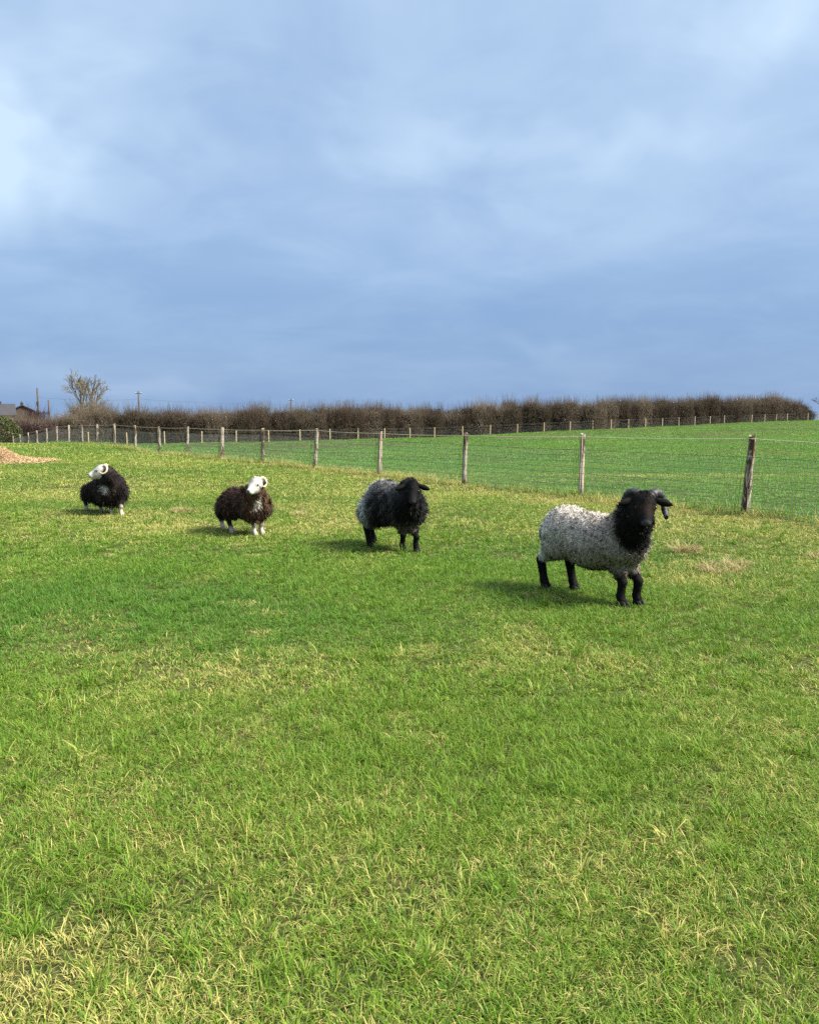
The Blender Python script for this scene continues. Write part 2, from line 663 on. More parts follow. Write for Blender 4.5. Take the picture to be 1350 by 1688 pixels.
def sward(x, y):
    """how dry and how lush the sward is at a place"""
    fd = fd_np(x, y)
    near = (fd < 0).astype(float)
    big = fbm(x * .45, y * .45, 31)
    mid = fbm(x * 1.3 + 4, y * 1.3, 41)
    fine = fbm(x * 4.0, y * 4.0, 51)
    b = .40 * sm(y, 8.8, 11.5) + .36 * sm(x, 1.6, 3.0) * sm(y, 5.8, 7.6) + .05 * sm(-y, -5.9, -4.2) - .10 * sm(y, 4.6, 6.0) * sm(-y, -10.8, -8.8)
    for cx, cy, rx, ry, am in [(-2.3, 5.2, .8, .8, .22), (-.95, 5.0, .6, .35, .22), (-1.6, 3.0, .5, .4, .2), (-.9, 2.1, .3, .2, .35), (2.1, 4.9, .9, .25, .25),
                               (3.6, 7.6, .8, .5, .2), (2.9, 8.0, .6, .4, .2), (-3.2, 12.6, .8, .5, .25), (.1, 3.2, .5, .3, .12), (-.6, 4.0, .4, .25, .12)]:
        b = b + am * np.exp(-((x - cx) / rx) ** 2 - ((y - cy) / ry) ** 2)
    dn = .05 + .12 * sm(big, .4, .62) + .34 * sm(mid, .48, .64) + .22 * sm(fine, .47, .65) + b
    st = fbm(x * .16, y * .5, 61)
    df = .05 + .40 * sm(st, .45, .65)
    for cx, cy, rx, ry, am in [(7.3, 21.6, 3.0, .35, .8), (10.9, 22.5, 1.6, .3, .4), (4.0, 19.4, 1.3, .25, .25)]:
        df = df + am * np.exp(-((x - cx) / rx) ** 2 - ((y - cy) / ry) ** 2)
    d = near * dn + (1 - near) * df + .50 * np.exp(-4 * fd * fd)
    lu = np.where(near > 0, sm(-big, -.50, -.36) * .8 + .35 * sm(y, 4.6, 6.0) * sm(-y, -10.8, -8.8), sm(big, .4, .6))
    return d, np.clip(lu, 0, 1), near


def grass_layer(y0, y1, R, n, hmu, wid, step, nvar, seed, farfield):
    rng = np.random.default_rng(seed)
    T = [blades(n, R, hmu, wid, rng, clumps=max(12, int(n / 38)), lean=.8, hsig=.42) for _ in range(nvar)]
    x, y = wedge(y0, y1, step)
    keep = (fd_np(x, y) > 0.0) == farfield
    x, y = x[keep], y[keep]
    pos, rot = seat(x, y, 0)
    hs = 0.75 + 0.6 * fbm(x * 0.9, y * 0.9, 21)
    if farfield:
        hs *= 0.7
    sc_ = np.stack([np.ones(len(x)), np.ones(len(x)), hs], 1)
    idx_ = RNG.integers(0, nvar, len(x))
    return T, pos, rot, sc_, idx_


def make_grass(name, label, farfield, layers):
    T, P, Rr, S, I = [], [], [], [], []
    off = 0
    for a in layers:
        t, p, r, s_, i = grass_layer(*a, farfield)
        T += t
        P.append(p)
        Rr.append(r)
        S.append(s_)
        I.append(i + off)
        off += len(t)
    return T, P, Rr, S, I


# near field sward, coarser with distance; plus the rank verge under the fence
T, P, Rr, S, I = make_grass('grass', '', False, [
    (1.2, 4.6, .30, 2500, .043, .0030, .34, 6, 1), (4.6, 8.6, .40, 2500, .040, .0040, .46, 6, 2), (8.4, 16, .55, 1800, .036, .0062, .60, 4, 3), (15.7, 28, .9, 1500, .045, .010, .95, 4, 4), (27.5, 48, 1.5, 2000, .05, .016, 1.6, 4, 8)])
vr = np.random.default_rng(77)
# rank dark green tufts and flattened dead thatch break up the sward
for tmpl, cnt, y1 in (((70, .055, .075, .0042, .1, .5, .5), 420, 13.0), ((150, .13, .05, .0036, 1.0, 1.3, -.55), 260, 12.0), ((60, .05, .07, .004, .3, .7, -.25), 220, 12.0)):
    n_, R_, h_, w_, df_, le_, rl_ = tmpl
    b0 = len(T)
    for q in range(3):
        T.append(blades(n_, R_, h_, w_, vr, clumps=4, deadfrac=df_, lean=le_, rlo=rl_))
    yy = 1.7 + (y1 - 1.7) * vr.uniform(0, 1, cnt) ** .8
    xx = vr.uniform(-1, 1, cnt) * (.54 * yy + .5)
    k_ = fd_np(xx, yy) < -.3
    xx, yy = xx[k_], yy[k_]
    pp, rr = seat(xx, yy, 0)
    P.append(pp)
    Rr.append(rr)
    ss_ = vr.uniform(.6, 1.25, len(pp))
    S.append(np.stack([ss_, ss_, ss_], 1))
    I.append(b0 + vr.integers(0, 3, len(pp)))
base = len(T)
for q in range(4):
    T.append(blades(260, .30, .15, .007, vr, clumps=14, deadfrac=.45, lean=.5, rlo=-.12))
pv = []
for (a, b) in zip(POSTS[:-1], POSTS[1:]):
    for s_ in np.arange(0, 1, .055):
        o_ = vr.normal(0.06, .16)
        pv.append((a[0] + (b[0] - a[0]) * s_ + .822 * o_, a[1] + (b[1] - a[1]) * s_ + .57 * o_))
pv = np.array(pv)
pp, rr = seat(pv[:, 0], pv[:, 1], 0)
P.append(pp)
Rr.append(rr)
hv = (.45 + 1.1 * fbm(pv[:, 0] * .8, pv[:, 1] * .8, 5))
S.append(np.stack([np.ones(len(pp)), np.ones(len(pp)), hv], 1))
I.append(base + vr.integers(0, 4, len(pp)))
gr = gn_scatter('grass', T, dict(idx=np.concatenate(I), pos=np.concatenate(P), rot=np.concatenate(Rr), scale=np.concatenate(S)), mat_grass)
tag(gr, 'short green pasture grass mixed with straw coloured blades around the sheep', 'grass', kind='stuff')

T, P, Rr, S, I = make_grass('far', '', True, [
    (7, 30, .65, 900, .045, .010, .72, 4, 5), (29, 70, 2.6, 3000, .055, .024, 2.7, 3, 6), (68, 152, 6, 4000, .06, .055, 6.0, 3, 7)])
gr2 = gn_scatter('meadow_grass', T, dict(idx=np.concatenate(I), pos=np.concatenate(P), rot=np.concatenate(Rr), scale=np.concatenate(S)), mat_grass)
tag(gr2, 'even green grass of the empty field beyond the netting fence', 'grass', kind='stuff')

#PART2
# ------------------------------------------------------------------ simple materials
def noise_mat(name, c1, c2, scale=12.0, rough=0.85, spec=0.2, stretch=(1, 1, 1), lo=0.4, hi=0.62, bstr=0.4, bdist=0.01, c3=None):
    m, N = new_mat(name)
    tcn = N.new('ShaderNodeTexCoord')
    v = N.vm('MULTIPLY', tcn.outputs['Object'], stretch)
    n = N.noise(v, scale, 5, 0.65, 0.4)
    c = N.mix(N.ramp(n, lo, hi), c1, c2)
    if c3:
        c = N.mix(N.ramp(N.noise(v, scale * 0.35, 3, 0.6), 0.52, 0.64), c, c3)
    finish(N, principled(N, c, rough, spec, n, bstr, bdist))
    return m


def rnd_mat(name, c1, c2, rough=0.8, spec=0.2, translucent=0.0):
    """colour runs from c1 to c2 by each piece's own random value"""
    m, N = new_mat(name)
    r = N.attr('rnd').outputs['Fac']
    c = N.mix(r, c1, c2)
    sh = principled(N, c, rough, spec)
    if translucent:
        t = N.new('ShaderNodeBsdfTranslucent')
        N.put(t.inputs[0], c)
        ms_ = N.new('ShaderNodeMixShader')
        ms_.inputs[0].default_value = translucent
        N.l.new(sh, ms_.inputs[1])
        N.l.new(t.outputs[0], ms_.inputs[2])
        sh = ms_.outputs[0]
    finish(N, sh)
    return m


# old split posts: silver grey heartwood, brown bark strips, darker damp foot
mat_post, N = new_mat('weathered_post')
tcn = N.new('ShaderNodeTexCoord')
oi = N.new('ShaderNodeObjectInfo')
oc = tcn.outputs['Object']
rv = N.comb(N.m('MULTIPLY', oi.outputs['Random'], 37.0), 0.0, N.m('MULTIPLY', oi.outputs['Random'], 11.0))
v1 = N.vm('ADD', N.vm('MULTIPLY', oc, (11, 11, 2.4)), rv)
v2 = N.vm('ADD', N.vm('MULTIPLY', oc, (70, 70, 5)), rv)
a1 = N.noise(v1, 1.0, 4, 0.6, 0.8)
a2 = N.noise(v2, 1.0, 4, 0.7, 0.2)
c = N.mix(N.ramp(a2, 0.35, 0.65), (0.19, 0.155, 0.115), (0.46, 0.41, 0.32))
c = N.mix(N.ramp(N.m('ADD', a1, N.m('MULTIPLY', N.ramp(oi.outputs['Random'], 0, 1, -.025, .035, False), 1.0)), 0.51, 0.56), c, (0.070, 0.042, 0.027))
_, _, ozz = N.sep(oc)
c = N.mix(N.ramp(N.m('ADD', ozz, N.m('MULTIPLY', a1, 0.3)), 0.42, 0.12, 0.0, 0.75), c, (0.055, 0.040, 0.026))
c = N.mix(N.m('MULTIPLY', N.ramp(a1, 0.30, 0.40, 1.0, 0.0), 0.45), c, (0.16, 0.19, 0.09))
finish(N, principled(N, c, 0.9, 0.15, N.m('ADD', a1, N.m('MULTIPLY', a2, 0.5)), 0.7, 0.02))

mat_newpost = noise_mat('pale_timber', (0.42, 0.32, 0.17), (0.60, 0.49, 0.29), 10, stretch=(6, 6, 1))
mat_wire = noise_mat('galvanised_wire', (0.060, 0.075, 0.060), (0.12, 0.135, 0.115), 30, 0.6, 0.4)
mat_rope = noise_mat('pale_plain_wire', (0.34, 0.33, 0.22), (0.48, 0.46, 0.32), 30, 0.6, 0.3)


def post_mesh(seed, h, r0, r1, rough=0.22, sides=14, rows=12, lean=(0, 0)):
    rng = np.random.default_rng(seed)
    V = []
    prof = 1 + rough * (rng.normal(0, 1, sides) * 0.5)
    prof = (prof + np.roll(prof, 1)) / 2
    groove = np.where(rng.uniform(0, 1, sides) < 0.25, 0.80, 1.0) if rough > .1 else np.ones(sides)
    bx = rng.normal(0, 0.010, 2)
    flare = rng.uniform(0, .12)
    for i in range(rows + 1):
        t = i / rows
        z = -0.25 + (h + 0.25) * t
        zz = max(z, 0) / h
        rr = (r0 + (r1 - r0) * t) * (1 + flare * max(0, 1 - zz * 5))
        wob = 1 + rough * 0.18 * rng.normal(0, 1, sides)
        cx = lean[0] * zz + bx[0] * math.sin(zz * 3.1) * (rough * 5)
        cy = lean[1] * zz + bx[1] * math.sin(zz * 3.1) * (rough * 5)
        an = np.arange(sides) * 2 * np.pi / sides + 0.25 * zz
        R_ = rr * prof * groove * wob
        top = rng.uniform(-.018, .018, sides) * (rough * 5) if i == rows else 0
        V.append(np.stack([cx + R_ * np.cos(an), cy + R_ * np.sin(an), np.full(sides, z) + top], 1))
    V = np.concatenate(V)
    F, S = [], []
    for i in range(rows):
        for s_ in range(sides):
            s2 = (s_ + 1) % sides
            F += [i * sides + s_, i * sides + s2, (i + 1) * sides + s2, (i + 1) * sides + s_]
            S.append(4)
    V = np.concatenate([V, [V[-sides:].mean(0) + [0, 0, -.008]]])
    for s_ in range(sides):
        F += [rows * sides + s_, rows * sides + (s_ + 1) % sides, len(V) - 1]
        S.append(3)
    return mesh_np('post', V, F, S, False)


# ------------------------------------------------------------------ near fence
fence = empty('stock_fence', (POSTS[2][0], POSTS[2][1], g1(POSTS[2][0], POSTS[2][1])))
tag(fence, 'old wire netting fence on weathered split posts running beside the sheep', 'fence')
fl = Vector(fence.location)
LEAN = [(.03, 0), (.02, 0), (.065, .01), (.02, .0), (.03, .02), (.03, 0), (.075, .02), (.03, 0), (.05, .01), (.04, 0), (.02, 0), (.03, 0), (.02, 0), (.02, .02),
        (.03, 0), (.02, 0), (.02, 0), (.02, 0), (.0, 0), (.0, 0), (.0, 0), (.0, 0)]
HTS = [1.12, 1.12, 1.17, 1.13, 1.09, 1.07, 1.10, 1.06, 1.07, 1.08, 1.08, 1.06, 1.06, 1.03, 1.06, 1.06, 1.05, 1.06, 1.05, 1.06, 1.05, 1.05]
PB = []
for i, (x, y, z) in enumerate(POSTS):
    z = g1(x, y)
    rr = 0.052 + 0.010 * random.random() + (0.006 if i == 2 else 0)
    o = link('post', post_mesh(100 + i, HTS[i], rr, rr * 0.86, lean=LEAN[i]), mat_post, fence)
    o.location = Vector((x, y, z)) - fl
    PB.append((np.array([x, y, z]), np.array([x + LEAN[i][0], y + LEAN[i][1], z + HTS[i]]), HTS[i]))
ndir = np.array([-0.829, -0.560, 0])          # towards the sheep
for i in range(len(PB) - 1):
    a, b = PB[i], PB[i + 1]
    L_ = np.linalg.norm(b[0][:2] - a[0][:2])
    near_bay = a[0][1] < 30
    G = Geo()
    cell = 0.055 if near_bay else 0.06
    wr = 0.0030 if near_bay else 0.0017
    nv = int(L_ / cell)
    top_h = 0.86

    def at(t, hh):
        ga = a[0] + (b[0] - a[0]) * t
        zz = g1(ga[0], ga[1])
        ln = (a[1] - a[0]) * (1 - t) + (b[1] - b[0]) * t
        p = np.array([ga[0], ga[1], zz]) + np.array([ln[0], ln[1], 0]) * hh / 1.1
        p[2] += hh - 0.02 * math.sin(math.pi * t) * hh
        return p + ndir * 0.062 - np.array(fl)
    for k in range(nv):
        t = (k + .5) / nv
        j = 0.004 * random.uniform(-1, 1)
        G.tube([at(t, 0.02), at(t + j, 0.45), at(t, top_h)], wr, 3, False)
    nh = 8 if near_bay else 12
    for k in range(nh + 1):
        hh = 0.02 + (top_h - 0.02) * k / nh
        w = wr * (1.5 if k in (0, nh, nh // 2) else 1)
        G.tube([at(0, hh), at(.33, hh), at(.67, hh), at(1, hh)], w, 3, False)
    G.build('netting', mat_wire, fence)
    G = Geo()
    pts = []
    for q in range(7):
        t = q / 6
        p = a[1] * (1 - t) + b[1] * t + ndir * 0.058 + np.array([0, 0, -.045 - .015 * math.sin(math.pi * t)])
        pts.append(p - np.array(fl))
    G.tube(pts, 0.0055, 5, True)
    G.build('top_wire', mat_rope, fence)

# ------------------------------------------------------------------ far fence
FLN = np.array(FARLINE)


def along(line, step, start=0.0):
    seg = np.linalg.norm(np.diff(line[:, :2], axis=0), axis=1)
    cum = np.concatenate([[0], np.cumsum(seg)])
    d = np.arange(start, cum[-1], step)
    return np.stack([np.interp(d, cum, line[:, 0]), np.interp(d, cum, line[:, 1])], 1), d


fp, _ = along(FLN, 3.55, 22.0)
ffence = empty('hedge_fence', (fp[0][0], fp[0][1], g1(*fp[0])))
tag(ffence, 'far fence of pale new round posts and wire along the hedge foot', 'fence')
f0 = np.array(ffence.location)
pm = [post_mesh(300 + k, 1.2, 0.058, 0.055, rough=0.05, sides=8, rows=3) for k in range(3)]
fb = []
for i, (x, y) in enumerate(fp):
    z = g1(x, y)
    o = link('post', pm[i % 3], mat_newpost, ffence)
    o.location = Vector((x, y, z + random.uniform(-.05, .03))) - ffence.location
    o.rotation_euler = (random.uniform(-.03, .03), random.uniform(-.03, .03), random.uniform(0, 6))
    fb.append(np.array([x, y, z]))
for i in range(len(fb) - 1):
    G = Geo()
    a, b = fb[i] - f0, fb[i + 1] - f0
    off = np.array([0.02, -0.065, 0])
    for hh in (.08, .22, .36, .5, .65, .8, 1.02, 1.14):
        G.tube([a + off + [0, 0, hh], b + off + [0, 0, hh]], 0.0035, 3, False)
    for t in np.arange(.05, 1, .09):
        p = a + (b - a) * t + off
        G.tube([p + [0, 0, .08], p + [0, 0, .8]], 0.003, 3, False)
    G.build('netting', mat_wire, ffence)

# ------------------------------------------------------------------ bare hedge
mat_twig, N = new_mat('hawthorn_twig')
rn_ = N.attr('rnd').outputs['Fac']
hu_ = N.attr('hue').outputs['Fac']
ins = N.attr('lush', 'INSTANCER').outputs['Fac']
c = N.mix(rn_, (0.030, 0.022, 0.016), (0.125, 0.098, 0.070))
c = N.mix(N.m('MULTIPLY', N.ramp(hu_, 0.55, 0.9), 0.5), c, (0.075, 0.080, 0.040))
c = N.mix(N.m('MULTIPLY', N.ramp(ins, 0.55, 0.9), 0.30), c, (0.25, 0.20, 0.15))
c = N.mix(N.m('MULTIPLY', N.ramp(ins, 0.35, 0.1), 0.3), c, (0.060, 0.036, 0.028))
finish(N, principled(N, c, 0.85, 0.15))


def bush_template(seed, n_stem=26, spread=0.55, twig=0.011, inner=1500, tall=0.25):
    """a bare thorn bush one unit high and about one unit wide"""
    rng = np.random.default_rng(seed)
    segs = []

    def grow(p, d, L, r, lvl):
        q = p + d * L
        segs.append((p, q, r, r * .7, rng.uniform(0, 1)))
        if lvl == 0:
            return
        for _ in range(rng.integers(3, 5)):
            nd = d + rng.normal(0, .48, 3) + np.array([0, 0, .18])
            nd /= np.linalg.norm(nd)
            st = p + (q - p) * rng.uniform(.45, 1)
            grow(st, nd, L * rng.uniform(.55, .85), r * .62, lvl - 1)
    for _ in range(n_stem):
        a = rng.uniform(0, 2 * np.pi)
        rr = rng.uniform(0, .32)
        p = np.array([rr * np.cos(a), rr * np.sin(a), 0])
        d = np.array([np.cos(a) * rng.uniform(0, spread), np.sin(a) * rng.uniform(0, spread), 1])
        d /= np.linalg.norm(d)
        grow(p, d, rng.uniform(.22, .42), twig, 3)
    P0 = np.array([s_[0] for s_ in segs])
    P1 = np.array([s_[1] for s_ in segs])
    R0 = np.array([s_[2] for s_ in segs])
    R1 = np.array([s_[3] for s_ in segs])
    C = np.array([s_[4] for s_ in segs])
    # dense tangle of short spurs inside the bush
    k = inner
    z = rng.uniform(0, .80, k) ** .9
    a = rng.uniform(0, 2 * np.pi, k)
    rad = np.sqrt(rng.uniform(0, 1, k)) * (.50 - .18 * z)
    p = np.stack([rad * np.cos(a), rad * np.sin(a), z], 1)
    d = rng.normal(0, 1, (k, 3)) + [0, 0, .5]
    d /= np.linalg.norm(d, axis=1)[:, None]
    P0 = np.concatenate([P0, p])
    P1 = np.concatenate([P1, p + d * rng.uniform(.04, .11, k)[:, None]])
    R0 = np.concatenate([R0, np.full(k, twig * .55)])
    R1 = np.concatenate([R1, np.full(k, twig * .3)])
    C = np.concatenate([C, rng.uniform(0, .8, k)])
    # thin shoots above the trimmed top
    k = 130
    a = rng.uniform(0, 2 * np.pi, k)
    rad = np.sqrt(rng.uniform(0, 1, k)) * .42
    p = np.stack([rad * np.cos(a), rad * np.sin(a), rng.uniform(.55, .85, k)], 1)
    d = np.stack([rng.normal(0, .16, k) + .25 * np.cos(a), rng.normal(0, .16, k) + .25 * np.sin(a), np.ones(k)], 1)
    P0 = np.concatenate([P0, p])
    P1 = np.concatenate([P1, p + d * rng.uniform(.10, .36, k)[:, None]])
    R0 = np.concatenate([R0, np.full(k, twig * .30)])
    R1 = np.concatenate([R1, np.full(k, twig * .15)])
    C = np.concatenate([C, rng.uniform(.3, 1, k)])
    return prisms(P0, P1, np.maximum(R0, .0016), np.maximum(R1, .0012), C, rng)


def prisms(P0, P1, R0, R1, C, rng):
    n = len(P0)
    t = P1 - P0
    t /= np.linalg.norm(t, axis=1)[:, None] + 1e-9
    ref = np.where(np.abs(t[:, 2:3]) < .9, [[0, 0, 1.]], [[1., 0, 0]])
    u = np.cross(t, ref)
    u /= np.linalg.norm(u, axis=1)[:, None]
    w = np.cross(t, u)
    V = np.zeros((n, 6, 3))
    for s_ in range(3):
        an = s_ * 2 * np.pi / 3
        e = np.cos(an) * u + np.sin(an) * w
        V[:, s_] = P0 + e * R0[:, None]
        V[:, 3 + s_] = P1 + e * R1[:, None]
    b = np.arange(n)[:, None] * 6
    F = np.concatenate([b + np.array([[0, 1, 4, 3]]), b + np.array([[1, 2, 5, 4]]), b + np.array([[2, 0, 3, 5]])], 1).ravel()
    att = dict(rnd=np.repeat(C, 6), tip=np.zeros(n * 6), hue=np.repeat(rng.uniform(0, 1, n), 6))
    return V.reshape(-1, 3), F, np.full(n * 3, 4), att


BT = [bush_template(500 + k, inner=1500) for k in range(5)]
hl = FLN.copy()
hl[:, 1] += 2.3
hl[:, 0] += 0.6
hl = np.concatenate([[(-95, 88, 0)], hl])
hp, hd = along(hl, 0.85)
P, Rr, S, I = [], [], [], []
rg = np.random.default_rng(9)
for k, (x, y) in enumerate(hp):
    if x > 66.5:
        continue
    for row in range(2):
        px, py = x + rg.normal(0, .35), y + row * 1.25 + rg.normal(0, .3)
        hgt = (3.55 if x < -5 else 3.85) + 1.1 * (fbm(hd[k] * .17, 3.0 + row, 71) - .3) + rg.normal(0, .36)
        hgt *= 1.0 + 0.06 * math.sin(hd[k] * .23)
        if row == 1 and rg.uniform() < .22:
            hgt += .55
        if x > 58:
            hgt *= max(.32, 1 - .62 * ((x - 58) / 8.5) ** 2)
        if x < -30:
            hgt *= max(.70, 1 - .05 * (-30 - x))
        P.append((px, py, float(gz(px, py)[0]) - .05))
        Rr.append((rg.normal(0, .06), rg.normal(0, .06), rg.uniform(0, 6.28)))
        S.append((2.5 * rg.uniform(.8, 1.2), 2.5 * rg.uniform(.8, 1.2), hgt * .92))
        I.append(rg.integers(0, 5))
hedge = gn_scatter('hawthorn_hedge', BT, dict(idx=np.array(I), pos=np.array(P), rot=np.array(Rr), scale=np.array(S)), mat_twig)
hedge['label'] = 'long bare brown hawthorn hedge behind the far fence'
hedge['category'] = 'hedge'
hedge['kind'] = 'stuff'


def twig_bush(name, label, loc, w, h, seeds, mat, cat='bush', group=None, n=1, inner=1800):
    """a free standing bare bush: stems and twigs"""
    root = empty(name, loc)
    tag(root, label, cat, group)
    for q in seeds:
        V, F, Sz, A = bush_template(q, 30, .8, .009, inner)
        rg2 = np.random.default_rng(q)
        V = V * [w, w, h] + [rg2.normal(0, w * .12), rg2.normal(0, w * .12), -.05]
        me = mesh_np('twigs', V, F, Sz, False)
        for k_ in ('rnd', 'hue'):
            add_attr(me, k_, A[k_])
        link('twigs', me, mat, root)
    return root


mat_greytwig = rnd_mat('grey_twig', (0.10, 0.085, 0.06), (0.27, 0.24, 0.17), 0.85)
mat_darktwig = rnd_mat('dark_twig', (0.030, 0.020, 0.020), (0.105, 0.065, 0.055), 0.85)
mat_bark = noise_mat('grey_bark', (0.10, 0.085, 0.065), (0.24, 0.215, 0.17), 8, stretch=(3, 3, 1))


def bare_tree(loc, H, seed, label):
    rng = np.random.default_rng(seed)
    root = empty('bare_tree', loc)
    tag(root, label, 'tree')
    big, small = [], []

    def grow(p, d, L, r, lvl):
        mid_ = p + d * L * .5 + rng.normal(0, .03 * L, 3)
        q = p + d * L
        (big if lvl >= 3 else small).append((p, mid_, r, r * .88))
        (big if lvl >= 3 else small).append((mid_, q, r * .88, r * .74))
        if lvl == 0:
            return
        nb = 3 if lvl > 2 else rng.integers(3, 5)
        for k in range(nb):
            nd = d + rng.normal(0, .30 if lvl > 2 else .40, 3) + np.array([0, 0, .10])
            nd /= np.linalg.norm(nd)
            st = q if k < 2 else p + (q - p) * rng.uniform(.3, .9)
            grow(st, nd, L * rng.uniform(.58, .76), r * .64, lvl - 1)
    trunk_h = H * .24
    t0 = np.array([0, 0, -.3])
    for a, sp in ((0.1, .34), (1.5, .16), (2.7, .38), (3.9, .22), (5.3, .30)):
        d = np.array([math.cos(a) * sp, math.sin(a) * sp, 1])
        d /= np.linalg.norm(d)
        grow(np.array([0, 0, trunk_h]), d, H * rng.uniform(.26, .31), H * .0155, 5)
    big.append((t0, np.array([0, 0, trunk_h * .5]), H * .030, H * .025))
    big.append((np.array([0, 0, trunk_h * .5]), np.array([0, 0, trunk_h]), H * .025, H * .022))
    G = Geo()
    for p, q, r0_, r1_ in big:
        G.tube([p, q], [r0_, r1_], 6, True)
    G.build('trunk', mat_bark, root)
    P0 = np.array([s_[0] for s_ in small])
    P1 = np.array([s_[1] for s_ in small])
    R0 = np.maximum(np.array([s_[2] for s_ in small]), .0045)
    R1 = np.maximum(np.array([s_[3] for s_ in small]), .0035)
    V, F, Sz, A = prisms(P0, P1, R0, R1, rng.uniform(0, 1, len(P0)), rng)
    me = mesh_np('crown', V, F, Sz, False)
    add_attr(me, 'rnd', A['rnd'])
    link('crown', me, mat_greytwig, root)
    return root


def pxat(u, Y):
    return (u - 675) / 1400 * Y * 1.0


tx, ty = pxat(146, 112), 112
bare_tree((tx, ty, g1(tx, ty)), 8.3, 3, 'tall bare grey tree rising above the hedge')
tx2, ty2 = pxat(1358, 175), 175
bare_tree((tx2, ty2, g1(tx2, ty2)), 6.5, 8, 'small distant bare tree past the right end of the hedge')
bx_, by_ = pxat(155, 104), 104
twig_bush('thorn_bush', 'rounded grey brown bare bush under the tall tree', (bx_, by_, g1(bx_, by_)), 5.6, 4.7, (811, 812, 813), mat_greytwig)
bx_, by_ = pxat(48, 72), 72
twig_bush('bramble_bush', 'low dark purple brown bush at the dipping end of the near fence', (bx_, by_, g1(bx_, by_)), 4.4, 2.5, (821, 822), mat_darktwig)
bx_, by_ = pxat(72, 96), 96
twig_bush('elder_bush', 'bare brown bush around the foot of the tall pole', (bx_, by_, g1(bx_, by_)), 3.4, 4.0, (831,), mat_darktwig)

# evergreen shrub at the left end: leafy boughs
mat_leaf = rnd_mat('olive_leaf', (0.022, 0.032, 0.010), (0.11, 0.125, 0.040), 0.6, 0.3, 0.2)
ex, ey = pxat(4, 66), 66
er = empty('evergreen_shrub', (ex, ey, g1(ex, ey)))
tag(er, 'dark olive evergreen shrub hiding the lowest fence posts', 'shrub')
rg = np.random.default_rng(5)
G = Geo()
for k in range(9):
    a = k * .7
    G.tube([(0, 0, -.1), (math.cos(a) * .5, math.sin(a) * .5, .9), (math.cos(a) * 1.2, math.sin(a) * 1.1, 1.9)], [.05, .035, .012], 5)
G.build('stem', mat_bark, er)
n = 7000
u = rg.normal(0, 1, (n, 3))
u /= np.linalg.norm(u, axis=1)[:, None]
rad = rg.uniform(.55, 1, n) ** .5
lump = .8 + .35 * vnoise(u[:, 0] * 3 + u[:, 2] * 2, u[:, 1] * 3, 9)
C0 = u * (rad * lump)[:, None] * [1.7, 1.5, 1.35] + [0, 0, 1.25]
C0 = C0[C0[:, 2] > .02]
n = len(C0)
d1 = rg.normal(0, 1, (n, 3)) + [0, 0, -.3]
d1 /= np.linalg.norm(d1, axis=1)[:, None]
d2 = np.cross(d1, rg.normal(0, 1, (n, 3)))
d2 /= np.linalg.norm(d2, axis=1)[:, None]
ln = rg.uniform(.05, .11, n)[:, None]
V = np.stack([C0 - d1 * ln, C0 + d2 * ln * .4, C0 + d1 * ln, C0 - d2 * ln * .4], 1).reshape(-1, 3)
me = mesh_np('foliage', V, np.arange(4 * n).reshape(-1, 4), smooth=False)
add_attr(me, 'rnd', np.repeat(rg.uniform(0, 1, n), 4))
link('foliage', me, mat_leaf, er)

# ------------------------------------------------------------------ houses and poles on the skyline
mat_slate = noise_mat('slate_roof', (0.030, 0.031, 0.036), (0.060, 0.060, 0.068), 6, 0.8, 0.2, stretch=(2, 2, 6))
mat_wall = noise_mat('cream_render', (0.62, 0.58, 0.52), (0.74, 0.70, 0.64), 3)
mat_pink = noise_mat('pinkish_render', (0.50, 0.38, 0.33), (0.60, 0.46, 0.40), 3)
mat_brick = noise_mat('dark_brick', (0.050, 0.040, 0.034), (0.085, 0.068, 0.055), 12)
mat_glass = noise_mat('window_glass', (0.02, 0.025, 0.03), (0.04, 0.045, 0.05), 2, 0.1, 0.6)
mat_frame = noise_mat('white_paint', (0.7, 0.7, 0.68), (0.8, 0.8, 0.78), 4)
mat_pole = noise_mat('creosoted_pole', (0.055, 0.042, 0.034), (0.11, 0.09, 0.07), 9, stretch=(4, 4, 1))


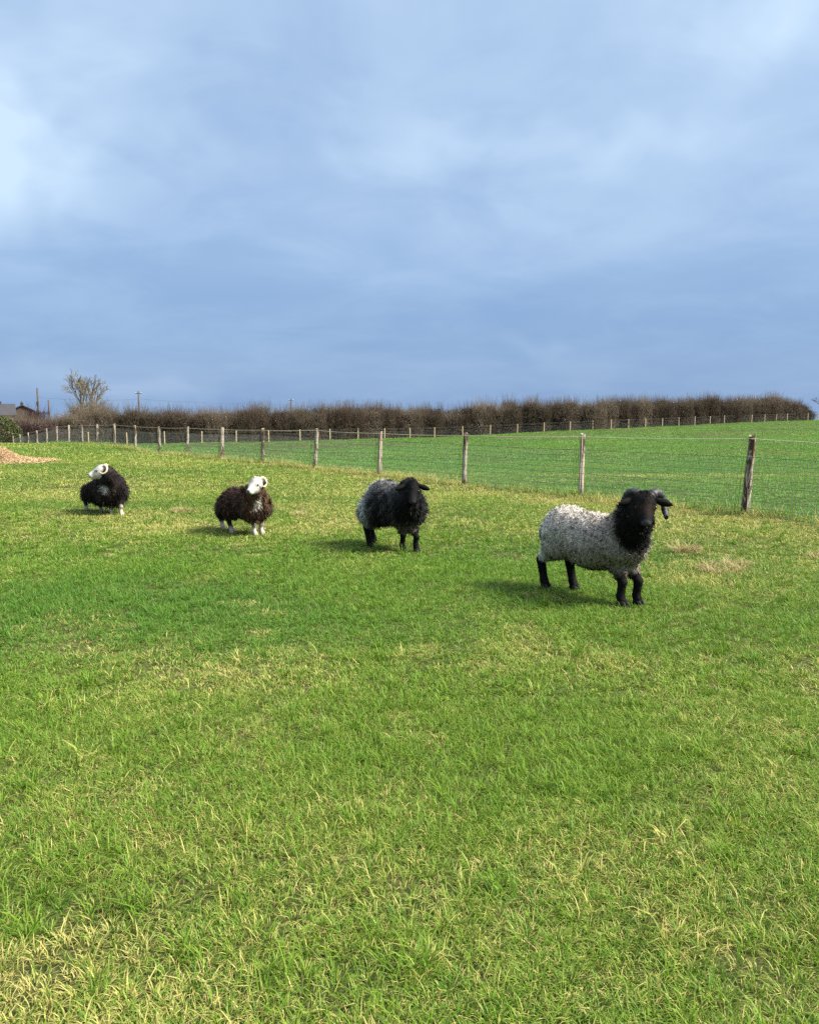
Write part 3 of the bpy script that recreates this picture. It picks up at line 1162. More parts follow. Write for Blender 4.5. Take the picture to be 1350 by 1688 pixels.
def house(loc, rz, L_, D_, wall_h, roof_h, wallmat, label, chim, wins):
    root = empty('house', loc, rz)
    tag(root, label, 'house')
    G = Geo()
    h = wall_h
    # walls with gables
    V = [(-L_ / 2, -D_ / 2, -.4), (L_ / 2, -D_ / 2, -.4), (L_ / 2, D_ / 2, -.4), (-L_ / 2, D_ / 2, -.4),
         (-L_ / 2, -D_ / 2, h), (L_ / 2, -D_ / 2, h), (L_ / 2, D_ / 2, h), (-L_ / 2, D_ / 2, h), (-L_ / 2, 0, h + roof_h), (L_ / 2, 0, h + roof_h)]
    G.add(V, [(0, 1, 5, 4), (2, 3, 7, 6), (1, 2, 6, 9, 5), (3, 0, 4, 8, 7), (3, 2, 1, 0)])
    G.build('wall', wallmat, root)
    G = Geo()
    e = .35
    sl = roof_h / (D_ / 2)
    for s_ in (-1, 1):
        y1 = s_ * (D_ / 2 + e)
        z1 = h - e * sl
        a_ = [(-L_ / 2 - e, y1, z1 + .03), (L_ / 2 + e, y1, z1 + .03), (L_ / 2 + e, 0, h + roof_h + .03), (-L_ / 2 - e, 0, h + roof_h + .03)]
        b_ = [(x, y, z + .14) for x, y, z in a_]
        G.add(a_ + b_, [(3, 2, 1, 0), (4, 5, 6, 7), (0, 1, 5, 4), (1, 2, 6, 5), (2, 3, 7, 6), (3, 0, 4, 7)])
    rf = G.build('roof', mat_slate, root)
    for cx, ch in chim:
        G = Geo()
        G.box((cx - .3, -.25, h + roof_h - .5), (cx + .3, .25, h + roof_h + ch))
        G.box((cx - .36, -.31, h + roof_h + ch - .12), (cx + .36, .31, h + roof_h + ch + .02))
        G.tube([(cx, 0, h + roof_h + ch), (cx, 0, h + roof_h + ch + .3)], [.13, .10], 8)
        G.build('chimney', mat_brick, rf)
    for wx, wz in wins:
        G = Geo()
        G.box((wx - .5, -D_ / 2 - .03, wz), (wx + .5, -D_ / 2 - .005, wz + 1.1))
        w_ = G.build('window', mat_glass, root)
        G = Geo()
        for lo_, hi_ in (((wx - .56, -D_ / 2 - .06, wz - .06), (wx + .56, -D_ / 2 - .002, wz - .001)), ((wx - .56, -D_ / 2 - .06, wz + 1.101), (wx + .56, -D_ / 2 - .002, wz + 1.16)),
                         ((wx - .56, -D_ / 2 - .06, wz), (wx - .501, -D_ / 2 - .002, wz + 1.1)), ((wx + .501, -D_ / 2 - .06, wz), (wx + .56, -D_ / 2 - .002, wz + 1.1)),
                         ((wx - .03, -D_ / 2 - .058, wz), (wx + .03, -D_ / 2 - .031, wz + 1.1))):
            G.box(lo_, hi_)
        G.build('frame', mat_frame, w_)
    return root


hy = 150
hz = g1(-80, hy)
house((-76.4, 146.5, hz), math.radians(27), 15.5, 8, -hz + 0.1 - 0.15, 1.75, mat_pink, 'long low house with a dark slate roof showing above the hedge', [(5.6, .55)], [(-4, .9), (0, .9), (4, .9)])
hz2 = g1(-72, 170)
house((pxat(41, 158), 158, hz2), math.radians(115), 9, 5.4, -hz2 + 0.2, 1.35, mat_brick, 'small dark gabled house beside the long slate roof', [(0.5, .5)], [(-2, .9), (2, .9)])


def pole(u, Y, top_px, label, cross=True):
    x = pxat(u, Y)
    z = g1(x, Y)
    top = EYE + (668 - top_px) * Y / 1400
    root = empty('utility_pole', (x, Y, z))
    tag(root, label, 'pole')
    H = top - z
    G = Geo()
    G.tube([(0, 0, -.3), (0, 0, H * .5), (0, 0, H)], [.17, .15, .12], 10)
    G.build('shaft', mat_pole, root, True)
    G = Geo()
    if cross:
        G.box((-.55, -.06, H - .45), (.55, .06, H - .33))
        G.build('crossarm', mat_pole, root)
        for s_ in (-.45, .45):
            G = Geo()
            G.tube([(s_, 0, H - .33), (s_, 0, H - .25), (s_, 0, H - .18)], [.03, .055, .03], 8)
            G.build('insulator', mat_frame, root)
    else:
        G.box((-.16, -.20, H - 2.6), (.16, -.13, H - 2.0))
        G.build('junction_box', mat_pole, root)
    return np.array([x, Y, top])


p1 = pole(67.5, 128, 640, 'tall thin wooden pole standing beside the roofs', False)
p2 = pole(232.5, 150, 645, 'wooden utility pole behind the hedge beyond the bare tree')
p3 = pole(481.5, 205, 657, 'most distant utility pole, its crossarm just clearing the hedge')
p4 = pole(85, 140, 659, 'short pole barely topping the hedge between tall pole and tree', False)
G = Geo()
for a, b in ((p1, p2), (p2, p3)):
    pts = [a + (b - a) * t + np.array([0, 0, -1.4 - 3.2 * t * (1 - t) * .35]) for t in np.linspace(0, 1, 13)]
    pts[0] = a + np.array([0, 0, -1.3])
    G.tube(pts, 0.014, 4)
cb = G.build('overhead_cable', mat_pole)
tag(cb, 'thin dark cable strung between the utility poles', 'cable')

# ------------------------------------------------------------------ hay heap and dry tussocks
mat_hay = rnd_mat('hay', (0.36, 0.24, 0.13), (0.64, 0.48, 0.28), 0.8, 0.2, 0.15)
hx, hy_ = -11.75, 24.3
hb = empty('hay_heap', (hx, hy_, g1(hx, hy_)))
tag(hb, 'spread heap of reddish tan hay lying on the grass', 'hay')
rg = np.random.default_rng(6)
n = 7000
X = rg.normal(0, 1, n)
X = np.where(rg.uniform(0, 1, n) < .5, rg.normal(-.05, .32, n), rg.uniform(-1.5, 1.55, n))
Y = rg.normal(0, .42, n) * (1 - .3 * np.abs(X) / 1.6)
hh = .28 * np.exp(-(X / .38) ** 2 - (Y / .5) ** 2) + .10 * np.exp(-(X / 1.3) ** 2 - (Y / .55) ** 2) + .03
Z = hh * rg.uniform(.5, 1, n) ** .5
base_z = gz(hx + X, hy_ + Y) - g1(hx, hy_)
p = np.stack([X, Y, Z + base_z], 1)
d = rg.normal(0, 1, (n, 3)) * [1, 1, .35]
d /= np.linalg.norm(d, axis=1)[:, None]
V, F, Sz, A = prisms(p - d * .08, p + d * .08, np.full(n, .006), np.full(n, .004), rg.uniform(0, 1, n), rg)
me = mesh_np('hay_strands', V, F, Sz, False)
add_attr(me, 'rnd', A['rnd'])
link('hay_strands', me, mat_hay, hb)['kind'] = 'stuff'

mat_straw = rnd_mat('dry_grass', (0.26, 0.22, 0.085), (0.46, 0.39, 0.19), 0.7, 0.25, 0.25)


def tussock(x, y, r, h, n, seed, label, group=None):
    rg = np.random.default_rng(seed)
    V, F, Sz, A = blades(n, r, h, .0055, rg, clumps=5, deadfrac=.25, lean=.75, hsig=.3)
    me = mesh_np('tussock', V, F, Sz, False)
    add_attr(me, 'rnd', A['hue'])
    o = link('grass_tussock', me, mat_straw)
    o.location = (x, y, g1(x, y))
    tag(o, label, 'grass', group)


for k, (x, y, r, h, n, lab) in enumerate([
        (3.02, 9.18, .17, .13, 420, 'bleached dry grass tuft between the horned ram and the leaning post'),
        (3.02, 8.12, .24, .12, 620, 'wide pale dry tussock beside the horned ram'),
        (3.30, 8.42, .16, .10, 300, 'small dry tussock just behind the wide pale one'),
        (4.35, 8.9, .17, .09, 260, 'low dry tuft of yellow grass under the leaning post'),
        (-3.42, 12.75, .20, .10, 380, 'dry yellow tuft between the two white faced sheep'),
        (-1.62, 12.4, .16, .09, 260, 'dry yellow tuft behind the brown white faced sheep')]):
    tussock(x, y, r, h, n, 900 + k, lab)

#PART3
# ------------------------------------------------------------------ sheep: one smooth skin from blended volumes, wool strands on top
def smin(a, b, k):
    h = np.clip(0.5 + 0.5 * (b - a) / k, 0, 1)
    return b + (a - b) * h - k * h * (1 - h)


def d_cone(P, a, b, ra, rb):
    a = np.asarray(a, float)
    b = np.asarray(b, float)
    ab = b - a
    t = np.clip(((P - a) @ ab) / (ab @ ab), 0, 1)
    return np.linalg.norm(P - a - t[:, None] * ab, axis=1) - (ra + (rb - ra) * t)


def d_ell(P, c, r, M=None):
    q = P - np.asarray(c, float)
    if M is not None:
        q = q @ M
    r = np.asarray(r, float)
    k0 = np.linalg.norm(q / r, axis=1)
    k1 = np.linalg.norm(q / (r * r), axis=1) + 1e-9
    return k0 * (k0 - 1) / k1


def surface_nets(f, lo, hi, h):
    xs = [np.arange(lo[i], hi[i] + h, h) for i in range(3)]
    n = [len(x) for x in xs]
    G_ = np.stack(np.meshgrid(*xs, indexing='ij'), -1).reshape(-1, 3)
    q4 = 4
    xc = [x[::q4] for x in xs]
    nc = [len(x) for x in xc]
    Gc = np.stack(np.meshgrid(*xc, indexing='ij'), -1).reshape(-1, 3)
    fc_ = f(Gc).reshape(nc)
    ix = [np.minimum((np.arange(k) + q4 // 2) // q4, m_ - 1) for k, m_ in zip(n, nc)]
    s_ = fc_[np.ix_(*ix)].ravel().copy()
    near_ = np.abs(s_) < h * 8
    s_[near_] = f(G_[near_])
    s_ = s_.reshape(n)
    neg = s_ < 0
    cs = np.zeros([k - 1 for k in n])
    acc = np.zeros([k - 1 for k in n] + [3])
    cnt = np.zeros([k - 1 for k in n])
    corners = [(i, j, k) for i in (0, 1) for j in (0, 1) for k in (0, 1)]

    def sub(A, c):
        return A[c[0]:n[0] - 1 + c[0], c[1]:n[1] - 1 + c[1], c[2]:n[2] - 1 + c[2]]
    for c in corners:
        for ax in range(3):
            if c[ax] == 0:
                d = list(c)
                d[ax] = 1
                va, vb = sub(s_, c), sub(s_, d)
                cross = (va < 0) != (vb < 0)
                t = np.where(cross, va / (va - vb + 1e-12), 0)
                for q in range(3):
                    acc[..., q] += np.where(cross, c[q] + (t if q == ax else 0), 0)
                cnt += cross
    active = cnt > 0
    ids = -np.ones(active.shape, int)
    ids[active] = np.arange(active.sum())
    ii = np.argwhere(active)
    V = (ii + acc[active] / cnt[active][:, None]) * h + np.array([x[0] for x in xs])
    quads_ = []
    for ax in range(3):
        b_, c_ = (ax + 1) % 3, (ax + 2) % 3
        sl0 = [slice(None)] * 3
        sl1 = [slice(None)] * 3
        sl0[ax] = slice(0, n[ax] - 1)
        sl1[ax] = slice(1, n[ax])
        A, B = neg[tuple(sl0)], neg[tuple(sl1)]
        e = np.argwhere(A != B)
        ok = (e[:, b_] > 0) & (e[:, c_] > 0) & (e[:, b_] < n[b_] - 1) & (e[:, c_] < n[c_] - 1)
        e = e[ok]
        flip = A[tuple(e.T)]

        def cell(db, dc):
            k = e.copy()
            k[:, b_] -= db
            k[:, c_] -= dc
            return ids[tuple(k.T)]
        q = np.stack([cell(1, 1), cell(0, 1), cell(0, 0), cell(1, 0)], 1)
        q[~flip] = q[~flip][:, ::-1]
        quads_.append(q)
    return V, np.concatenate(quads_)


def vertex_normals(V, Q):
    nrm = np.zeros_like(V)
    fn = np.cross(V[Q[:, 2]] - V[Q[:, 0]], V[Q[:, 3]] - V[Q[:, 1]])
    for k in range(4):
        np.add.at(nrm, Q[:, k], fn)
    return nrm / (np.linalg.norm(nrm, axis=1)[:, None] + 1e-12), np.linalg.norm(fn, axis=1) * .5


def relax(V, Q, it):
    for _ in range(it):
        acc = np.zeros_like(V)
        cnt = np.zeros(len(V))
        for a, b in ((0, 1), (1, 2), (2, 3), (3, 0)):
            np.add.at(acc, Q[:, a], V[Q[:, b]])
            np.add.at(acc, Q[:, b], V[Q[:, a]])
            np.add.at(cnt, Q[:, a], 1)
            np.add.at(cnt, Q[:, b], 1)
        V = V * .5 + .5 * acc / cnt[:, None]
    return V


def hair_mat(name, rough, sheen, bump):
    m, N = new_mat(name)
    c = N.attr('col').outputs['Color']
    p = N.new('ShaderNodeBsdfPrincipled')
    N.put(p.inputs['Base Color'], c)
    p.inputs['Roughness'].default_value = rough
    p.inputs['Specular IOR Level'].default_value = 0.10
    p.inputs['Sheen Weight'].default_value = sheen
    p.inputs['Sheen Roughness'].default_value = 0.5
    if bump:
        tcn = N.new('ShaderNodeTexCoord')
        b = N.new('ShaderNodeBump')
        b.inputs['Strength'].default_value = 0.5
        b.inputs['Distance'].default_value = 0.01
        N.put(b.inputs['Height'], N.noise(tcn.outputs['Object'], 90, 3, 0.6))
        N.l.new(b.outputs[0], p.inputs['Normal'])
    finish(N, p.outputs[0])
    return m


mat_skin = hair_mat('short_coat', 0.75, 0.0, True)
mat_wool = hair_mat('wool', 0.85, 0.03, False)
mat_gloss = hair_mat('hair', 0.6, 0.0, False)
mat_eye = noise_mat('eye', (0.010, 0.007, 0.005), (0.02, 0.012, 0.008), 5, 0.08, 0.6)
mat_blackhorn = noise_mat('black_horn', (0.012, 0.012, 0.014), (0.034, 0.033, 0.036), 60, 0.5, 0.4, bstr=.5)
mat_creamhorn = noise_mat('cream_horn', (0.46, 0.38, 0.24), (0.62, 0.54, 0.38), 60, 0.55, 0.35, bstr=.5)
mat_darkhoof = noise_mat('dark_hoof', (0.006, 0.006, 0.006), (0.018, 0.016, 0.014), 40, 0.7, 0.15)
mat_palehoof = noise_mat('pale_hoof', (0.30, 0.24, 0.17), (0.45, 0.38, 0.28), 40, 0.6, 0.3)


def ball(G, c, r, seg=10):
    c = np.asarray(c, float)
    r = np.broadcast_to(np.asarray(r, float), (3,))
    V = [c + r * [0, 0, 1]]
    rings = seg // 2
    for i in range(1, rings):
        th = math.pi * i / rings
        for s_ in range(seg):
            ph = 2 * math.pi * s_ / seg
            V.append(c + r * [math.sin(th) * math.cos(ph), math.sin(th) * math.sin(ph), math.cos(th)])
    V.append(c - r * [0, 0, 1])
    F = [(0, 1 + s_, 1 + (s_ + 1) % seg) for s_ in range(seg)]
    for i in range(rings - 2):
        for s_ in range(seg):
            a, b = 1 + i * seg + s_, 1 + i * seg + (s_ + 1) % seg
            F.append((a, a + seg, b + seg, b))
    o = 1 + (rings - 2) * seg
    F += [(len(V) - 1, o + (s_ + 1) % seg, o + s_) for s_ in range(seg)]
    G.add(V, F)


def smooth_path(pts, k=6):
    pts = np.asarray(pts, float)
    P_ = np.concatenate([[2 * pts[0] - pts[1]], pts, [2 * pts[-1] - pts[-2]]])
    out = []
    for i in range(1, len(P_) - 2):
        for t in np.linspace(0, 1, k, endpoint=False):
            a, b, c, d = P_[i - 1], P_[i], P_[i + 1], P_[i + 2]
            out.append(.5 * ((2 * b) + (-a + c) * t + (2 * a - 5 * b + 4 * c - d) * t * t + (-a + 3 * b - 3 * c + d) * t ** 3))
    out.append(pts[-1])
    return np.array(out)


def strands(P, Nr, L_, W_, Cc, rng, up, grav, flow, coh, jit, freq, curl=0.0):
    """tapered strips of wool rooted at P; up: lift along the normal, grav: droop, coh/jit: shared and own disorder"""
    n = len(P)
    ph = rng.uniform(0, 6.28, (3, 3))
    A_ = rng.normal(0, freq, (3, 3, 3))
    J = np.zeros((n, 3))
    for q in range(3):
        J += np.sin(P @ A_[q] + ph[q])
    J /= 1.7
    down = np.array([0, 0, -1.0])
    tang = down - Nr * (Nr @ down)[:, None]
    D = Nr * up + tang * grav * .6 + np.asarray(flow) + J * coh + rng.normal(0, jit, (n, 3))
    # keep strands out of the body
    dn = np.sum(D * Nr, 1)
    D += Nr * np.maximum(0.16 - dn, 0)[:, None]
    D /= np.linalg.norm(D, axis=1)[:, None]
    side = np.cross(D, Nr)
    side /= np.linalg.norm(side, axis=1)[:, None] + 1e-6
    V = np.zeros((n, 7, 3))
    cur = P - Nr * .004
    rows = [cur]
    d = D.copy()
    for i in range(3):
        cur = cur + d * (L_ / 3)[:, None]
        rows.append(cur)
        d = d + down * grav * .40 + side * (curl * rng.uniform(-1, 1, n))[:, None] + Nr * (rng.uniform(-.5, .3, n) * curl)[:, None]
        inn = np.sum(d * Nr, 1)
        d += Nr * np.maximum(-.12 - inn, 0)[:, None]
        d /= np.linalg.norm(d, axis=1)[:, None]
    for i, f_ in enumerate((.7, 1.0, .7)):
        V[:, 2 * i] = rows[i] - side * (W_ * f_ * .5)[:, None]
        V[:, 2 * i + 1] = rows[i] + side * (W_ * f_ * .5)[:, None]
    V[:, 6] = rows[3]
    b = np.arange(n)[:, None] * 7
    F = np.concatenate([b + np.array([[0, 1, 3, 2]]), b + np.array([[2, 3, 5, 4]]), b + np.array([[4, 5, 6]])], 1).ravel()
    nn = Nr * .75 + D * .35 + rng.normal(0, .22, (n, 3))
    nn /= np.linalg.norm(nn, axis=1)[:, None]
    return V.reshape(-1, 3), F, np.tile([4, 4, 3], n), np.repeat(Cc, 7, 0), np.repeat(nn, 7, 0)


def ss(v, lo, hi):
    t = np.clip((v - lo) / (hi - lo), 0, 1)
    return t * t * (3 - 2 * t)


def lerp3(a, b, t):
    return np.asarray(a) + (np.asarray(b) - np.asarray(a)) * t[:, None]


def make_sheep(S):
    rng = np.random.default_rng(S['seed'])
    x0, y0 = S['pos']
    zg = g1(x0, y0)
    yaw = S['yaw']
    root = empty('sheep', (x0, y0, zg), yaw)
    tag(root, S['label'], 'sheep', S.get('group'))
    cy, sy_ = math.cos(yaw), math.sin(yaw)

    def loc(px, py):
        dx, dy = px - x0, py - y0
        return np.array([dx * cy + dy * sy_, -dx * sy_ + dy * cy, g1(px, py) - zg])
    hoof = [loc(*q) for q in S['hooves']]        # two front, two hind
    leg_r = S['leg_r']
    legs, woolp, headp = [], list(S['body']), []
    for i, hpos in enumerate(hoof):
        sgn = 1 if hpos[1] > 0 else -1
        g_ = hpos[2]
        if i < 2:
            sh = np.array([S['shoulder'][0], sgn * .10, S['shoulder'][1]])
            el = np.array([S['shoulder'][0] - .03, hpos[1] * .8 + sgn * .012, S['knee'] + .17])
            kn = np.array([hpos[0] + .005, hpos[1], g_ + S['knee']])
            fe = np.array([hpos[0] - .012, hpos[1], g_ + .085])
            ft = np.array([hpos[0] + .010, hpos[1], g_ + .035])
            woolp.append(('c', sh, el, S['arm_r'], S['arm_r'] * .72))
            woolp.append(('c', el, el * .35 + kn * .65, S['arm_r'] * .70, leg_r * 1.25))
            legs += [('c', el, kn, leg_r * 1.20, leg_r * 1.0), ('c', kn, fe, leg_r * 1.0, leg_r * .88), ('c', fe, ft, leg_r * .95, leg_r * 1.0)]
        else:
            hipp = np.array([S['hip'][0], sgn * .09, S['hip'][1]])
            stf = np.array([S['hip'][0] + .06 + .4 * (hpos[0] - S['hip'][0] + .06), sgn * .11, S['hock'] + .16])
            hk = np.array([hpos[0] - .055, hpos[1], g_ + S['hock']])
            fe = np.array([hpos[0] - .014, hpos[1], g_ + .085])
            ft = np.array([hpos[0] + .010, hpos[1], g_ + .035])
            woolp.append(('c', hipp, stf, S['thigh_r'], S['thigh_r'] * .78))
            woolp.append(('c', stf, stf * .3 + hk * .7 + np.array([0, 0, S['hockwool']]), S['thigh_r'] * .74, leg_r * 1.5))
            legs += [('c', stf, hk, leg_r * 1.5, leg_r * 1.12), ('c', hk, fe, leg_r * 1.12, leg_r * .9), ('c', fe, ft, leg_r, leg_r * 1.05)]
    hp_ = np.array(S['poll'])
    hy, hpit, hs = S['head_yaw'], S['head_pitch'], S['head_s']
    Fv = np.array([math.cos(hpit) * math.cos(hy), math.cos(hpit) * math.sin(hy), -math.sin(hpit)])
    Lv = np.array([-math.sin(hy), math.cos(hy), 0])
    Uv = np.cross(Fv, Lv)
    M = np.stack([Fv, Lv, Uv], 1)
    Fh = np.array([math.cos(hy), math.sin(hy), 0])
    Mh = np.stack([Fh, Lv, [0, 0, 1.0]], 1)

    def H(x, y, z):
        return hp_ + M @ (np.array([x, y, z]) * hs)

    def HH(x, y, z):
        return hp_ + Mh @ (np.array([x, y, z]) * hs)
    fw = S.get('face_w', 1.0)
    headp += [('e', H(0, 0, 0), np.array([.088, .070 * fw, .075]) * hs, M),
              ('e', H(.045, 0, -.028), np.array([.085, .064 * fw, .066]) * hs, M),
              ('c', H(.04, 0, .002), H(.155, 0, -.012), .060 * hs * fw, .038 * hs),
              ('c', H(.02, 0, -.055), H(.140, 0, -.040), .050 * hs * fw, .028 * hs),
              ('e', H(.160, 0, -.014), np.array([.030, .040, .034]) * hs, M),
              ('e', H(.052, .050 * fw, .030), np.array([.032, .018, .014]) * hs, M),
              ('e', H(.052, -.050 * fw, .030), np.array([.032, .018, .014]) * hs, M)]
    woolp += [(q if q[0] == 'c' else q) for q in S['neck']]

    def ev(P, prims, k):
        d = None
        for q in prims:
            v = d_cone(P, *q[1:]) if q[0] == 'c' else d_ell(P, *q[1:])
            d = v if d is None else smin(d, v, k)
        return d

    def field(P):
        w = ev(P, woolp, .055)
        l_ = np.full(len(P), 9.0)
        for i in range(4):
            l_ = np.minimum(l_, ev(P, legs[3 * i:3 * i + 3], .012))
        h_ = ev(P, headp, .022)
        return smin(smin(w, l_, .022), h_, .02)
    allp = np.concatenate([np.array(hoof), [HH(.2, 0, 0), HH(-.15, 0, .12)], [np.array(q[1]) for q in woolp]])
    lo = allp.min(0) - .28
    hi = allp.max(0) + .28
    lo[2], hi[2] = -.02, S['top']
    V, Q = surface_nets(field, lo, hi, .0105)
    V = relax(V, Q, 2)
    Nr, fa = vertex_normals(V, Q)
    dw, dh = ev(V, woolp, .055), ev(V, headp, .022)
    dl = np.full(len(V), 9.0)
    for i in range(4):
        dl = np.minimum(dl, ev(V, legs[3 * i:3 * i + 3], .012))
    grp = np.argmin(np.stack([dw, dl, dh]), 0)          # 0 wool, 1 leg, 2 head
    fl_ = (V - hp_) @ M / hs                            # face coordinates

    def colour(P, g_, fc):
        c_ = S['wool_col'](P, rng)
        lc = S['leg_col'](P)
        hc = S['face_col'](fc)
        return np.where((g_ == 1)[:, None], lc, np.where((g_ == 2)[:, None], hc, c_))
    base = colour(V, grp, fl_)
    me = mesh_np('body', V, Q)
    add_attr(me, 'col', base, 'FLOAT_COLOR')
    body = link('body', me, mat_skin, root)
    # --- strands
    k = Q[:, :]
    fgrp = grp[Q[:, 0]]

    def sample(n, mask):
        w_ = fa * mask
        f_ = rng.choice(len(Q), n, p=w_ / w_.sum())
        u_, v_ = rng.uniform(0, 1, (2, n))
        q = Q[f_]
        b4 = [(1 - u_) * (1 - v_), u_ * (1 - v_), u_ * v_, (1 - u_) * v_]
        P = sum(V[q[:, i]] * b4[i][:, None] for i in range(4))
        NN = sum(Nr[q[:, i]] * b4[i][:, None] for i in range(4))
        return P, NN / np.linalg.norm(NN, axis=1)[:, None], fgrp[f_]
    w = S['wool']
    P, NN, g_ = sample(w['n'], (fgrp == 0).astype(float))
    Cc = S['wool_col'](P, rng) * np.exp(w['cvar'] * rng.normal(0, 1, len(P)))[:, None]
    ln = w['len'](P) * rng.uniform(.6, 1.25, len(P)) * (.35 + .65 * ss(np.linalg.norm(P - H(.03, 0, -.01), axis=1), .10, .22))
    Vs, Fs, Ss, Cs, Ns = strands(P, NN, ln, w['wid'] * rng.uniform(.6, 1.4, len(P)), Cc, rng, w['up'], w['grav'], w['flow'], w['coh'], w['jit'], w['freq'], w['curl'])
    me = mesh_np('fleece', Vs, Fs, Ss)
    add_attr(me, 'col', Cs, 'FLOAT_COLOR')
    if len(me.vertices) == len(Ns):
        me.normals_split_custom_set_from_vertices(Ns.tolist())
    fo = link('fleece', me, mat_wool, root)
    fo['kind'] = 'stuff'
    P, NN, g_ = sample(S.get('hair_n', 7000), ((fgrp == 1) * 1.0 + (fgrp == 2) * 2.0))
    fc = (P - hp_) @ M / hs
    Cc = colour(P, g_, fc) * np.exp(.25 * rng.normal(0, 1, len(P)))[:, None]
    muz = ss(fc[:, 0], .02, .10)
    ln = np.where(g_ == 2, .020 - .014 * muz, .018) * S.get('hair_len', 1.0)
    Vs, Fs, Ss, Cs, Ns = strands(P, NN, ln * rng.uniform(.6, 1.3, len(P)), np.full(len(P), .0035), Cc, rng, .35, .6, (-.1, 0, -.2), .15, .15, 30)
    me = mesh_np('short_hair', Vs, Fs, Ss)
    add_attr(me, 'col', Cs, 'FLOAT_COLOR')
    if len(me.vertices) == len(Ns):
        me.normals_split_custom_set_from_vertices(Ns.tolist())
    sh_ = link('short_hair', me, mat_gloss, root)
    sh_['kind'] = 'stuff'
    # --- eyes, nostrils, ears, horns, hooves
    for sgn in (-1, 1):
        G = Geo()
        ball(G, H(.060, sgn * .0635 * fw, .022), .0125 * hs, 10)
        G.build('eye', mat_eye, root, True)
        G = Geo()
        ball(G, H(.186, sgn * .016, -.008), np.array([.006, .007, .0045]) * hs, 8)
        G.build('nostril', mat_eye, root, True)
        # ear: a cupped leaf pointing out and slightly down
        Ge = Geo()
        e0 = HH(*S['ear'][0][:1], sgn * S['ear'][0][1], S['ear'][0][2])
        e1 = HH(*S['ear'][1][:1], sgn * S['ear'][1][1], S['ear'][1][2])
        ax = e1 - e0
        Le = np.linalg.norm(ax)
        ax /= Le
        up_ = np.array([0, 0, 1.0]) - ax * ax[2]
        up_ /= np.linalg.norm(up_)
        fr = np.cross(ax, up_) * sgn
        prof = [(0, .45), (.2, .80), (.45, 1.0), (.7, .85), (.88, .5), (1, .10)]
        sides = 10
        Vv = []
        for t, wv_ in prof:
            for s_ in range(sides):
                an = 2 * math.pi * s_ / sides
                Vv.append(e0 + ax * Le * t + up_ * math.cos(an) * .030 * hs * wv_ + fr * (math.sin(an) * .009 * hs * (wv_ + .2) - .012 * hs * wv_ * math.cos(an) ** 2))
        Fq = []
        for i in range(len(prof) - 1):
            for s_ in range(sides):
                s2 = (s_ + 1) % sides
                Fq.append((i * sides + s_, i * sides + s2, (i + 1) * sides + s2, (i + 1) * sides + s_))
        Fq.append(tuple((len(prof) - 1) * sides + s_ for s_ in range(sides)))
        Fq.append(tuple(range(sides - 1, -1, -1)))
        Ge.add(Vv, Fq)
        eo = Ge.build('ear', mat_skin, root, True)
        add_attr(eo.data, 'col', np.tile(S['ear_col'], (len(eo.data.vertices), 1)), 'FLOAT_COLOR')
        if S.get('horn'):
            pts = smooth_path([HH(a_, sgn * b_, c_) for a_, b_, c_ in S['horn']], 8)
            m_ = len(pts)
            t = np.linspace(0, 1, m_)
            rad = S['horn_r'] * hs * (1 - .80 * t ** 1.3) * (1 + .07 * np.sin(t * 75))
            G = Geo()
            G.tube(pts, rad, 10)
            G.build('horn', S['horn_mat'], root, True)
    for i, hpos in enumerate(hoof):
        G = Geo()
        g_ = hpos[2]
        hr = leg_r * 1.08
        for sgn in (-1, 1):
            yc = hpos[1] + sgn * hr * .50
            Vv = []
            for z_, fx, bx_2, wy in ((g_ - .004, 1.55, -.75, .52), (g_ + .022, 1.35, -.75, .52), (g_ + .048, .80, -.75, .48)):
                for dx, dy in ((bx_2, -.7), (fx * .6, -1), (fx, -.35), (fx, .35), (fx * .6, 1), (bx_2, .7)):
                    Vv.append((hpos[0] + .008 + dx * hr, yc + dy * hr * wy * .92, z_))
            Fq = []
            for r_ in range(2):
                for s_ in range(6):
                    s2 = (s_ + 1) % 6
                    Fq.append((r_ * 6 + s_, r_ * 6 + s2, r_ * 6 + 6 + s2, r_ * 6 + 6 + s_))
            Fq += [(5, 4, 3, 2, 1, 0), (12, 13, 14, 15, 16, 17)]
            G.add(Vv, Fq)
        G.build('hoof', S['hoof_mat'], root)
    return root


def seg_d(P, a, b):
    return d_cone(P, a, b, 0, 0)


# --- grey ram with black head -------------------------------------------------------------
def ram_wool(P, rng):
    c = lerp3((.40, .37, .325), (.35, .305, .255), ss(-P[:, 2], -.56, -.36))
    c = lerp3(c, (.22, .19, .165), ss(P[:, 0], -.02, .30) * .85)
    c = lerp3(c, np.array((.60, .58, .53)), ss(-P[:, 0], .26, .42))
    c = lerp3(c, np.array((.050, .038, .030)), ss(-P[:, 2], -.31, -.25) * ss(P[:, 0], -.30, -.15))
    nk = seg_d(P, (.52, -.06, .90), (.50, -.05, .62))
    c = lerp3(c, (.0055, .005, .005), 1 - ss(nk, .145, .195))
    return c


